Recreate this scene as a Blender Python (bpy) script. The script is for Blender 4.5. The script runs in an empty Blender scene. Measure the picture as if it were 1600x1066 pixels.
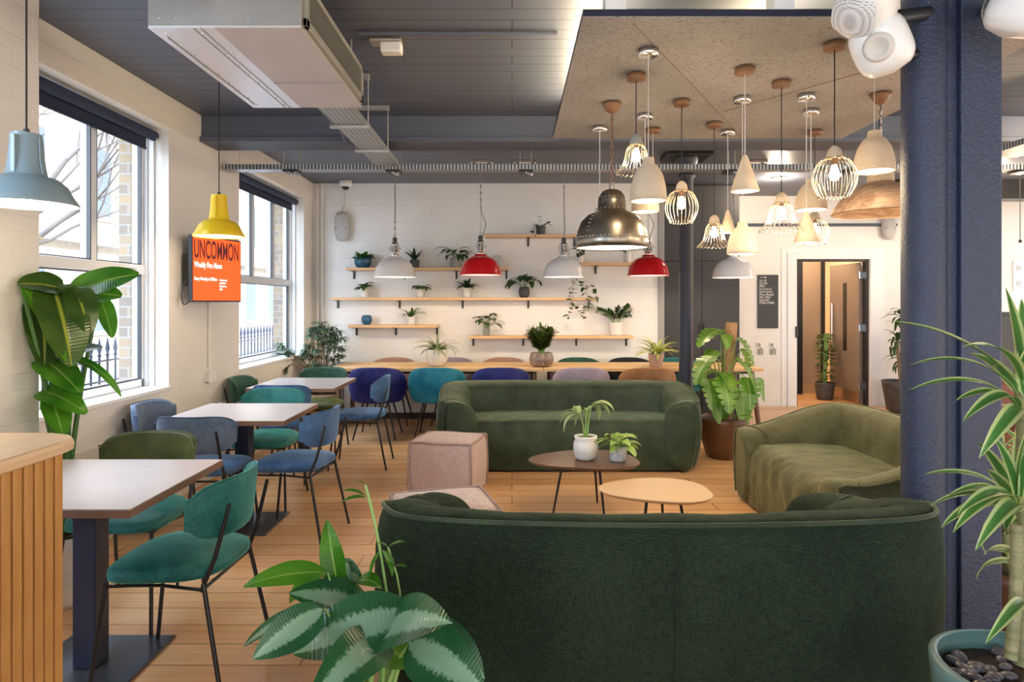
import bpy, bmesh, math, random
from mathutils import Vector, Matrix, Euler
PI = math.pi
sc = bpy.context.scene
col = sc.collection
R = random.Random(11)
# ------------------------------------------------------------ camera, world, exposure
FPX, HX, HY, CH = 1030.0, 800.0, 474.0, 1.45
cam = bpy.data.objects.new('camera', bpy.data.cameras.new('camera')); col.objects.link(cam)
cam.location = (0, 0, CH); cam.rotation_euler = (PI/2, 0, 0)
cam.data.sensor_width = 36; cam.data.lens = 36*FPX/1600; cam.data.shift_y = (HY-533)/1600
cam.data.clip_start = 0.05; cam.data.clip_end = 200
sc.camera = cam
sc.view_settings.view_transform = 'Standard'; sc.view_settings.look = 'None'
sc.view_settings.gamma = 1; sc.view_settings.use_curve_mapping = False
sc.view_settings.exposure = 1.28
w = bpy.data.worlds.new('world'); sc.world = w; w.use_nodes = True
nt = w.node_tree; nt.nodes.clear()
wo = nt.nodes.new('ShaderNodeOutputWorld'); bg = nt.nodes.new('ShaderNodeBackground')
tc = nt.nodes.new('ShaderNodeTexCoord'); sx = nt.nodes.new('ShaderNodeSeparateXYZ'); nt.links.new(tc.outputs['Generated'], sx.inputs[0])
def wmath(op, a, b=None, clamp=False):
    n_ = nt.nodes.new('ShaderNodeMath'); n_.operation = op; n_.use_clamp = clamp
    for k, v in enumerate((a, b)):
        if v is None: continue
        if isinstance(v, (int, float)): n_.inputs[k].default_value = v
        else: nt.links.new(v, n_.inputs[k])
    return n_.outputs[0]
street = wmath('MULTIPLY', wmath('SUBTRACT', wmath('MULTIPLY', sx.outputs['X'], -1), .15), 2.0, True)     # bright cool sky over the street
high = wmath('MULTIPLY', wmath('SUBTRACT', sx.outputs['Z'], .45), 3.0, True)                               # bright overhead sky
fac = wmath('MAXIMUM', street, high)
mxw = nt.nodes.new('ShaderNodeMix'); mxw.data_type = 'RGBA'; nt.links.new(fac, mxw.inputs['Factor'])
mxw.inputs['A'].default_value = (1.12, 1.06, .98, 1); mxw.inputs['B'].default_value = (6.0, 7.6, 9.6, 1)
nt.links.new(mxw.outputs['Result'], bg.inputs['Color']); bg.inputs['Strength'].default_value = 1.0
nt.links.new(bg.outputs[0], wo.inputs[0])
sun = bpy.data.objects.new('street_sun', bpy.data.lights.new('street_sun', 'SUN')); col.objects.link(sun); sun.data.energy = 3.0; sun.data.angle = .05; sun.data.color = (1, .93, .82)
sun.rotation_euler = (math.radians(8), math.radians(48), 0)      # shines down onto the house fronts across the street

def W3(px, py, Y): return ((px-HX)*Y/FPX, Y, CH+(HY-py)*Y/FPX)

# ------------------------------------------------------------ mesh helpers
class G:
    def __init__(s): s.v = []; s.f = []; s.sm = []; s.uv = []; s.mi = []
    def add(s, vs, fs, sm=True, uv=None, mi=0):
        o = len(s.v); s.v += [tuple(v) for v in vs]
        s.uv += uv if uv else [(0, 0)]*len(vs)
        for f in fs: s.f.append(tuple(i+o for i in f)); s.sm.append(sm); s.mi.append(mi)
        return s
    def box(s, x0, x1, y0, y1, z0, z1, r=0.0, mi=0, M=None):
        cx, cy, cz = (x0+x1)/2, (y0+y1)/2, (z0+z1)/2; dx, dy, dz = abs(x1-x0), abs(y1-y0), abs(z1-z0)
        r = min(r, dx*.45, dy*.45, dz*.45)
        bm = bmesh.new(); bmesh.ops.create_cube(bm, size=1)
        for v in bm.verts: v.co = Vector((v.co.x*dx, v.co.y*dy, v.co.z*dz))
        if r > 0: bmesh.ops.bevel(bm, geom=bm.edges[:], offset=r, segments=2, profile=.5, affect='EDGES')
        vs = [v.co + Vector((cx, cy, cz)) for v in bm.verts]
        if M: vs = [M @ v for v in vs]
        fs = [[v.index for v in f.verts] for f in bm.faces]; bm.free()
        return s.add(vs, fs, False, None, mi)
    def grid(s, rows, cu=False, cv=False, sm=True, mi=0, uvs=None, flip=False):
        n, m = len(rows), len(rows[0]); vs = [p for r_ in rows for p in r_]; fs = []
        for i in range(n if cu else n-1):
            for j in range(m if cv else m-1):
                a = i*m+j; b = i*m+(j+1) % m; c = ((i+1) % n)*m+(j+1) % m; d = ((i+1) % n)*m+j
                fs.append((a, d, c, b) if flip else (a, b, c, d))
        return s.add(vs, fs, sm, uvs, mi)
    def lathe(s, prof, c=(0, 0, 0), seg=32, sm=True, mi=0, M=None):
        rows = []
        for r_, z in prof:
            row = [Vector((c[0]+max(r_, 1e-4)*math.cos(2*PI*k/seg), c[1]+max(r_, 1e-4)*math.sin(2*PI*k/seg), c[2]+z)) for k in range(seg)]
            if M: row = [M @ p for p in row]
            rows.append(row)
        return s.grid(rows, cv=True, sm=sm, mi=mi)
    def tube(s, pts, r, seg=8, cap=True, closed=False, mi=0):
        P_ = [Vector(p) for p in pts]; n = len(P_)
        rr = r if isinstance(r, (list, tuple)) else [r]*n
        rows = []; nrm = None
        for i in range(n):
            if closed: t = (P_[(i+1) % n]-P_[i-1])
            else: t = P_[min(i+1, n-1)]-P_[max(i-1, 0)]
            if t.length < 1e-9: t = Vector((0, 0, 1))
            t.normalize()
            if nrm is None:
                a = Vector((0, 0, 1)) if abs(t.z) < .9 else Vector((1, 0, 0))
                nrm = t.cross(a).normalized()
            nrm = (nrm - t*nrm.dot(t))
            if nrm.length < 1e-6: nrm = t.orthogonal()
            nrm.normalize(); b = t.cross(nrm)
            rows.append([P_[i]+(nrm*math.cos(2*PI*k/seg)+b*math.sin(2*PI*k/seg))*rr[i] for k in range(seg)])
        s.grid(rows, cu=closed, cv=True, mi=mi)
        if cap and not closed:
            o = len(s.v)
            s.add(rows[0], [tuple(range(seg))], False, None, mi); s.add(rows[-1], [tuple(range(seg))[::-1]], False, None, mi)
        return s
    def ball(s, c, rx, ry=None, rz=None, seg=14, rings=9, mi=0, f=None):
        ry = ry or rx; rz = rz or rx; rows = []
        for i in range(rings+1):
            a = PI*i/rings
            rows.append([(c[0]+rx*max(math.sin(a), 1e-3)*math.cos(2*PI*k/seg), c[1]+ry*max(math.sin(a), 1e-3)*math.sin(2*PI*k/seg), c[2]-rz*math.cos(a)) for k in range(seg)])
        return s.grid(rows, cv=True, mi=mi)
    def leaf(s, base, d, L, W, bend=1.0, fold=.25, shape='lance', n=8, m=4, tw=0., wave=0., up=None, mi=0):
        d = Vector(d).normalized(); p = Vector(base)
        side = d.cross(Vector((0, 0, 1)))
        if side.length < 1e-3: side = Vector((1, 0, 0))
        side.normalize()
        if tw: side = Matrix.Rotation(tw, 3, d) @ side
        rows = []; uvs = []
        for i in range(n+1):
            t = i/n
            if shape == 'lance': ww = math.sin(PI*min(1, t**.75))**.8 if 0 < t < 1 else 0.02
            elif shape == 'strap': ww = min(1, .5+t*3)*(1-t**3)**.8 + .01
            elif shape == 'oval': ww = max(.02, math.sin(PI*t**.85))**.65
            elif shape == 'heart': ww = max(.02, (1-t)**.55*min(1, (t*6+.25)))
            elif shape == 'monstera':
                ww = max(.03, (1-t)**.5*min(1, (t*5+.3)))
                if i % 5 == 4 and .1 < t < .92: ww *= .42
            elif shape == 'paddle': ww = max(.02, math.sin(PI*min(1, t**.7)))**.5
            nn = side.cross(d)
            row = []
            for j in range(m+1):
                v = -1+2*j/m
                off = abs(v)*ww*W/2*fold + wave*W*math.sin(t*14+v*1.5)*abs(v)
                row.append(p+side*(v*ww*W/2)+nn*off); uvs.append((t, .5+.5*v))
            rows.append(row)
            p = p+d*(L/n)
            ax = side if up is None else side
            d = Matrix.Rotation(-bend/n, 3, side) @ d if d.z > -.98 or bend < 0 else d
            d.normalize()
        return s.grid(rows, mi=mi, uvs=uvs)
    def build(s, name, mat, parent=None, loc=None):
        me = bpy.data.meshes.new(name); me.from_pydata([tuple(v) for v in s.v], [], s.f)
        me.polygons.foreach_set('use_smooth', s.sm)
        ul = me.uv_layers.new(name='UVMap')
        li = [0]*len(me.loops); me.loops.foreach_get('vertex_index', li)
        flat = []
        for i in li: flat += s.uv[i]
        ul.data.foreach_set('uv', flat)
        mats = mat if isinstance(mat, (list, tuple)) else [mat]
        for m_ in mats: me.materials.append(m_)
        if len(mats) > 1: me.polygons.foreach_set('material_index', s.mi)
        me.update()
        o = bpy.data.objects.new(name, me); col.objects.link(o)
        if parent: o.parent = parent
        if loc: o.location = loc
        return o

def tag(o, label=None, cat=None, group=None, kind=None):
    if label: o['label'] = label
    if cat: o['category'] = cat
    if group: o['group'] = group
    if kind: o['kind'] = kind
    return o
def thing(name, label, cat, loc=(0, 0, 0), rz=0, group=None):
    o = bpy.data.objects.new(name, None); col.objects.link(o); o.empty_display_size = .05
    o.location = loc; o.rotation_euler = (0, 0, rz); return tag(o, label, cat, group)
def copy_tree(o, parent=None):
    c = o.copy(); col.objects.link(c); c.parent = parent
    for ch in o.children: copy_tree(ch, c)
    return c
def dup(o, loc, rz, label, group=None):
    c = copy_tree(o); c.location = loc; c.rotation_euler = (0, 0, rz); c['label'] = label
    if group: c['group'] = group
    return c
def struct(name, g, mat, parent=None, label=None):
    o = g.build(name, mat, parent)
    if not parent: o['kind'] = 'structure'
    if label: o['label'] = label
    return o
def recolor(root, names, mat):
    for ch in root.children_recursive:
        if ch.name.split('.')[0] in names:
            ch.material_slots[0].link = 'OBJECT'; ch.material_slots[0].material = mat
def catmull(P_, n=8):
    P_ = [Vector(p) for p in P_]; out = []
    for i in range(len(P_)-1):
        a = P_[max(i-1, 0)]; b = P_[i]; c = P_[i+1]; d = P_[min(i+2, len(P_)-1)]
        for k in range(n):
            t = k/n
            out.append(.5*((2*b)+(c-a)*t+(2*a-5*b+4*c-d)*t*t+(3*b-a-3*c+d)*t**3))
    out.append(P_[-1]); return out

# ------------------------------------------------------------ materials
class M_:
    def __init__(s, name):
        s.m = bpy.data.materials.new(name); s.m.use_nodes = True; s.t = s.m.node_tree
        s.b = s.t.nodes['Principled BSDF']; s.o = s.t.nodes['Material Output']
    def n(s, ty, **kw):
        x = s.t.nodes.new(ty)
        for k, v in kw.items():
            if k in x.inputs: x.inputs[k].default_value = v
            else: setattr(x, k, v)
        return x
    def l(s, a, b): s.t.links.new(a, b)
    def ramp(s, src, stops):
        r_ = s.n('ShaderNodeValToRGB'); el = r_.color_ramp.elements
        while len(el) < len(stops): el.new(.5)
        for e_, (p, c) in zip(el, stops): e_.position = p; e_.color = (*c, 1)
        s.l(src, r_.inputs[0]); return r_.outputs[0]
    def bump(s, h, st=.3, dist=.01):
        b_ = s.n('ShaderNodeBump', Strength=st, Distance=dist); s.l(h, b_.inputs['Height']); s.l(b_.outputs[0], s.b.inputs['Normal'])
def pm(name, c, rough=.5, metal=0, spec=.5, **kw):
    x = M_(name); x.b.inputs['Base Color'].default_value = (*c, 1); x.b.inputs['Roughness'].default_value = rough
    x.b.inputs['Metallic'].default_value = metal; x.b.inputs['Specular IOR Level'].default_value = spec
    for k, v in kw.items(): x.b.inputs[k].default_value = v
    return x
def noisy(name, c1, c2, scale=8, rough=.6, bump=.15, stretch=(1, 1, 1), metal=0, detail=6, coord='Object', bdist=.005, sheen=0, spec=.5):
    x = pm(name, c1, rough, metal, spec); tc_ = x.n('ShaderNodeTexCoord'); mp = x.n('ShaderNodeMapping'); mp.inputs['Scale'].default_value = stretch
    x.l(tc_.outputs[coord], mp.inputs[0]); nz = x.n('ShaderNodeTexNoise', Scale=scale, Detail=detail, Roughness=.6); x.l(mp.outputs[0], nz.inputs['Vector'])
    x.l(x.ramp(nz.outputs[0], [(.3, c1), (.7, c2)]), x.b.inputs['Base Color'])
    if bump: x.bump(nz.outputs[0], bump, bdist)
    if sheen: x.b.inputs['Sheen Weight'].default_value = sheen
    return x.m
def plain(*a, **k): return pm(*a, **k).m
def wood(name, c1, c2, axis=0, scale=1.0, rough=.45):
    x = pm(name, c1, rough); tc_ = x.n('ShaderNodeTexCoord'); mp = x.n('ShaderNodeMapping')
    sc_ = [14*scale]*3; sc_[axis] = .9*scale; mp.inputs['Scale'].default_value = sc_
    x.l(tc_.outputs['Object'], mp.inputs[0]); nz = x.n('ShaderNodeTexNoise', Scale=1.6, Detail=8, Roughness=.62, Distortion=.6); x.l(mp.outputs[0], nz.inputs['Vector'])
    x.l(x.ramp(nz.outputs[0], [(.25, c1), (.5, tuple((a+b)/2 for a, b in zip(c1, c2))), (.75, c2)]), x.b.inputs['Base Color'])
    x.bump(nz.outputs[0], .08, .002); return x.m
def velvet(name, c, hi, rough=.55, k=.62):
    x = pm(name, c, rough, 0, .25); tc_ = x.n('ShaderNodeTexCoord')
    nz = x.n('ShaderNodeTexNoise', Scale=5, Detail=5, Roughness=.6); x.l(tc_.outputs['Object'], nz.inputs['Vector'])
    fn_ = x.n('ShaderNodeTexNoise', Scale=90, Detail=4, Roughness=.8); x.l(tc_.outputs['Object'], fn_.inputs['Vector'])
    wvm = x.n('ShaderNodeMix', data_type='RGBA', blend_type='MULTIPLY'); wvm.inputs['Factor'].default_value = .75; x.l(x.ramp(fn_.outputs[0], [(.3, (.55, .55, .55)), (.65, (1.15, 1.15, 1.15))]), wvm.inputs['B'])
    x.l(x.ramp(nz.outputs[0], [(.38, c), (.7, tuple(a*(1-.61*k)+b*.61*k for a, b in zip(c, hi)))]), wvm.inputs['A']); x.l(wvm.outputs['Result'], x.b.inputs['Base Color'])
    x.b.inputs['Sheen Weight'].default_value = 1; x.b.inputs['Sheen Roughness'].default_value = .38; x.b.inputs['Sheen Tint'].default_value = (*hi, 1)
    n2 = x.n('ShaderNodeTexNoise', Scale=260, Detail=2); x.l(tc_.outputs['Object'], n2.inputs['Vector']); 
    x.bump(n2.outputs[0], .25, .002); return x.m
def linen(name, c1, c2, scale=1.0, rough=.9, sheen=.4, hi=(.8, .8, .8)):
    x = pm(name, c1, rough, 0, .2); tc_ = x.n('ShaderNodeTexCoord'); mix = None
    ns = []
    for st in ((60, 60, 700), (700, 700, 60)):
        mp = x.n('ShaderNodeMapping'); mp.inputs['Scale'].default_value = tuple(a*scale*.5 for a in st); x.l(tc_.outputs['Object'], mp.inputs[0])
        nz = x.n('ShaderNodeTexNoise', Scale=1, Detail=3); x.l(mp.outputs[0], nz.inputs['Vector']); ns.append(nz.outputs[0])
    ad = x.n('ShaderNodeMath', operation='ADD'); x.l(ns[0], ad.inputs[0]); x.l(ns[1], ad.inputs[1])
    big = x.n('ShaderNodeTexNoise', Scale=3, Detail=3); x.l(tc_.outputs['Object'], big.inputs['Vector'])
    a2 = x.n('ShaderNodeMath', operation='MULTIPLY_ADD'); x.l(big.outputs[0], a2.inputs[0]); a2.inputs[1].default_value = .5; x.l(ad.outputs[0], a2.inputs[2])
    x.l(x.ramp(a2.outputs[0], [(.95, c1), (1.45 if False else 1.0, c1)]) if False else x.ramp(x_scale(x, a2.outputs[0]), [(.3, c1), (.75, c2)]), x.b.inputs['Base Color'])
    x.b.inputs['Sheen Weight'].default_value = sheen; x.b.inputs['Sheen Tint'].default_value = (*hi, 1)
    x.bump(ad.outputs[0], .25, .002); return x.m
def x_scale(x, s_):
    m = x.n('ShaderNodeMapRange'); m.inputs['From Min'].default_value = .85; m.inputs['From Max'].default_value = 1.65; x.l(s_, m.inputs['Value']); return m.outputs[0]
def uaxis(x, ax):
    """object coordinates as (horizontal run, height) for a wall along ax"""
    tc_ = x.n('ShaderNodeTexCoord'); sp = x.n('ShaderNodeSeparateXYZ'); cb = x.n('ShaderNodeCombineXYZ'); x.l(tc_.outputs['Object'], sp.inputs[0])
    if ax == 'x': x.l(sp.outputs['X'], cb.inputs[0]); x.l(sp.outputs['Z'], cb.inputs[1])
    elif ax == 'y': x.l(sp.outputs['Y'], cb.inputs[0]); x.l(sp.outputs['Z'], cb.inputs[1])
    else: x.l(sp.outputs['X'], cb.inputs[0]); x.l(sp.outputs['Y'], cb.inputs[1])
    return cb.outputs[0], tc_.outputs['Object']
def painted_brick(name, ax, c=(.80, .775, .74), bst=.22):
    x = pm(name, c, .55, 0, .4); uv, ob = uaxis(x, ax)
    dn = x.n('ShaderNodeTexNoise', Scale=9, Detail=3); x.l(ob, dn.inputs['Vector'])
    vm = x.n('ShaderNodeVectorMath', operation='MULTIPLY_ADD'); x.l(dn.outputs[1], vm.inputs[0]); vm.inputs[1].default_value = (.02, .02, 0); x.l(uv, vm.inputs[2])
    br = x.n('ShaderNodeTexBrick', Scale=1.0); br.inputs['Brick Width'].default_value = .225; br.inputs['Row Height'].default_value = .075
    br.inputs['Mortar Size'].default_value = .006; br.inputs['Mortar Smooth'].default_value = .6
    br.inputs['Color1'].default_value = (1, 1, 1, 1); br.inputs['Color2'].default_value = (.8, .8, .8, 1); br.inputs['Mortar'].default_value = (0, 0, 0, 1)
    x.l(vm.outputs[0], br.inputs['Vector'])
    nz = x.n('ShaderNodeTexNoise', Scale=14, Detail=6); x.l(ob, nz.inputs['Vector'])
    ad = x.n('ShaderNodeMath', operation='MULTIPLY_ADD'); x.l(nz.outputs[0], ad.inputs[0]); ad.inputs[1].default_value = .9; x.l(br.outputs['Color'], ad.inputs[2])
    x.bump(ad.outputs[0], bst, .012)
    n2 = x.n('ShaderNodeTexNoise', Scale=2.2, Detail=5); x.l(ob, n2.inputs['Vector'])
    x.l(x.ramp(n2.outputs[0], [(.3, tuple(a*.93 for a in c)), (.7, c)]), x.b.inputs['Base Color'])
    return x.m
def boards(name, row, bw, c1, c2, c3, gap, ax='f', rough=.5, mort=.004, bst=.4, grain=1.0, spec=.5):
    x = pm(name, c1, rough, 0, spec); uv, ob = uaxis(x, ax)
    br = x.n('ShaderNodeTexBrick', Scale=1.0); br.offset = .37; br.inputs['Brick Width'].default_value = bw; br.inputs['Row Height'].default_value = row
    br.inputs['Mortar Size'].default_value = mort; br.inputs['Mortar Smooth'].default_value = .1; br.inputs['Bias'].default_value = 0
    br.inputs['Color1'].default_value = (*c1, 1); br.inputs['Color2'].default_value = (*c2, 1); br.inputs['Mortar'].default_value = (*gap, 1); x.l(uv, br.inputs['Vector'])
    mp = x.n('ShaderNodeMapping'); mp.inputs['Scale'].default_value = (1.2, 22, 1); x.l(uv, mp.inputs[0])
    nz = x.n('ShaderNodeTexNoise', Scale=1.5, Detail=8, Roughness=.6, Distortion=.5); x.l(mp.outputs[0], nz.inputs['Vector'])
    mx = x.n('ShaderNodeMix', data_type='RGBA', blend_type='MIX'); x.l(x_sc2(x, nz.outputs[0], .5*grain), mx.inputs['Factor']); x.l(br.outputs['Color'], mx.inputs['A']); mx.inputs['B'].default_value = (*c3, 1)
    m2 = x.n('ShaderNodeMix', data_type='RGBA'); x.l(br.outputs['Fac'], m2.inputs['Factor']); x.l(mx.outputs['Result'], m2.inputs['A']); m2.inputs['B'].default_value = (*gap, 1)
    x.l(m2.outputs['Result'], x.b.inputs['Base Color'])
    iv = x.n('ShaderNodeMath', operation='SUBTRACT'); iv.inputs[0].default_value = 1; x.l(br.outputs['Fac'], iv.inputs[1]); x.bump(iv.outputs[0], bst, .004)
    return x.m
def x_sc2(x, s_, k):
    m = x.n('ShaderNodeMapRange'); m.inputs['From Min'].default_value = .35; m.inputs['From Max'].default_value = .75; m.inputs['To Max'].default_value = k; x.l(s_, m.inputs['Value']); return m.outputs[0]
def emis(name, c, st):
    x = M_(name); x.b.inputs['Base Color'].default_value = (0, 0, 0, 1); x.b.inputs['Emission Color'].default_value = (*c, 1); x.b.inputs['Emission Strength'].default_value = st; return x.m
def glassy(name, tint=(1, 1, 1), gl=.08, rough=.02):
    x = M_(name); t = x.n('ShaderNodeBsdfTransparent'); t.inputs[0].default_value = (*tint, 1); g_ = x.n('ShaderNodeBsdfGlossy'); g_.inputs['Roughness'].default_value = rough
    mx = x.n('ShaderNodeMixShader'); mx.inputs[0].default_value = gl; x.l(t.outputs[0], mx.inputs[1]); x.l(g_.outputs[0], mx.inputs[2]); x.l(mx.outputs[0], x.o.inputs['Surface']); return x.m
def leafm(name, c1, c2, edge=None, mode='plain', rough=.35, tl=.3):
    """green leaf; mode 'vein' = pale midrib, 'patch' = ragged pale patches between the ribs, 'stripe' = pale margins"""
    x = pm(name, c1, rough, 0, .5); tc_ = x.n('ShaderNodeTexCoord'); sp = x.n('ShaderNodeSeparateXYZ'); x.l(tc_.outputs['UV'], sp.inputs[0])
    ab = x.n('ShaderNodeMath', operation='SUBTRACT'); x.l(sp.outputs['Y'], ab.inputs[0]); ab.inputs[1].default_value = .5
    a2 = x.n('ShaderNodeMath', operation='ABSOLUTE'); x.l(ab.outputs[0], a2.inputs[0])
    nz = x.n('ShaderNodeTexNoise', Scale=6, Detail=2); x.l(tc_.outputs['Object'], nz.inputs['Vector'])
    base = x.ramp(nz.outputs[0], [(.35, c1), (.65, c2)])
    mx = x.n('ShaderNodeMix', data_type='RGBA'); x.l(base, mx.inputs['A']); mx.inputs['B'].default_value = (*(edge or c2), 1)
    if mode == 'patch':
        mp = x.n('ShaderNodeMapping'); mp.inputs['Scale'].default_value = (26, 7, 1); x.l(tc_.outputs['UV'], mp.inputs[0])
        n2 = x.n('ShaderNodeTexNoise', Scale=1.0, Detail=4, Roughness=.7); x.l(mp.outputs[0], n2.inputs['Vector'])
        s2 = x.n('ShaderNodeMath', operation='MULTIPLY_ADD'); x.l(n2.outputs[0], s2.inputs[0]); s2.inputs[1].default_value = .34; x.l(a2.outputs[0], s2.inputs[2])
        f = x.ramp(s2.outputs[0], [(.34, (.85, .85, .85)), (.40, (0, 0, 0))]); x.l(f, mx.inputs['Factor'])
    elif mode == 'stripe': x.l(x.ramp(a2.outputs[0], [(.24, (0, 0, 0)), (.32, (1, 1, 1))]), mx.inputs['Factor'])
    elif mode == 'centre': x.l(x.ramp(a2.outputs[0], [(.10, (1, 1, 1)), (.2, (0, 0, 0))]), mx.inputs['Factor'])
    elif mode == 'vein': x.l(x.ramp(a2.outputs[0], [(.015, (.8, .8, .8)), (.05, (0, 0, 0))]), mx.inputs['Factor'])
    else: mx.inputs['Factor'].default_value = 0
    x.l(mx.outputs['Result'], x.b.inputs['Base Color'])
    if mode != 'plain':
        wv = x.n('ShaderNodeTexWave', Scale=9, Distortion=0); mp = x.n('ShaderNodeMapping'); mp.inputs['Scale'].default_value = (1, .0, 1); x.l(tc_.outputs['UV'], mp.inputs[0])
        x.l(mp.outputs[0], wv.inputs['Vector']); x.bump(wv.outputs[1], .15, .003)
    tr = x.n('ShaderNodeBsdfTranslucent'); x.l(mx.outputs['Result'], tr.inputs[0]); ms = x.n('ShaderNodeMixShader'); ms.inputs[0].default_value = tl
    x.l(x.b.outputs[0], ms.inputs[1]); x.l(tr.outputs[0], ms.inputs[2]); x.l(ms.outputs[0], x.o.inputs['Surface'])
    return x.m

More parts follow.
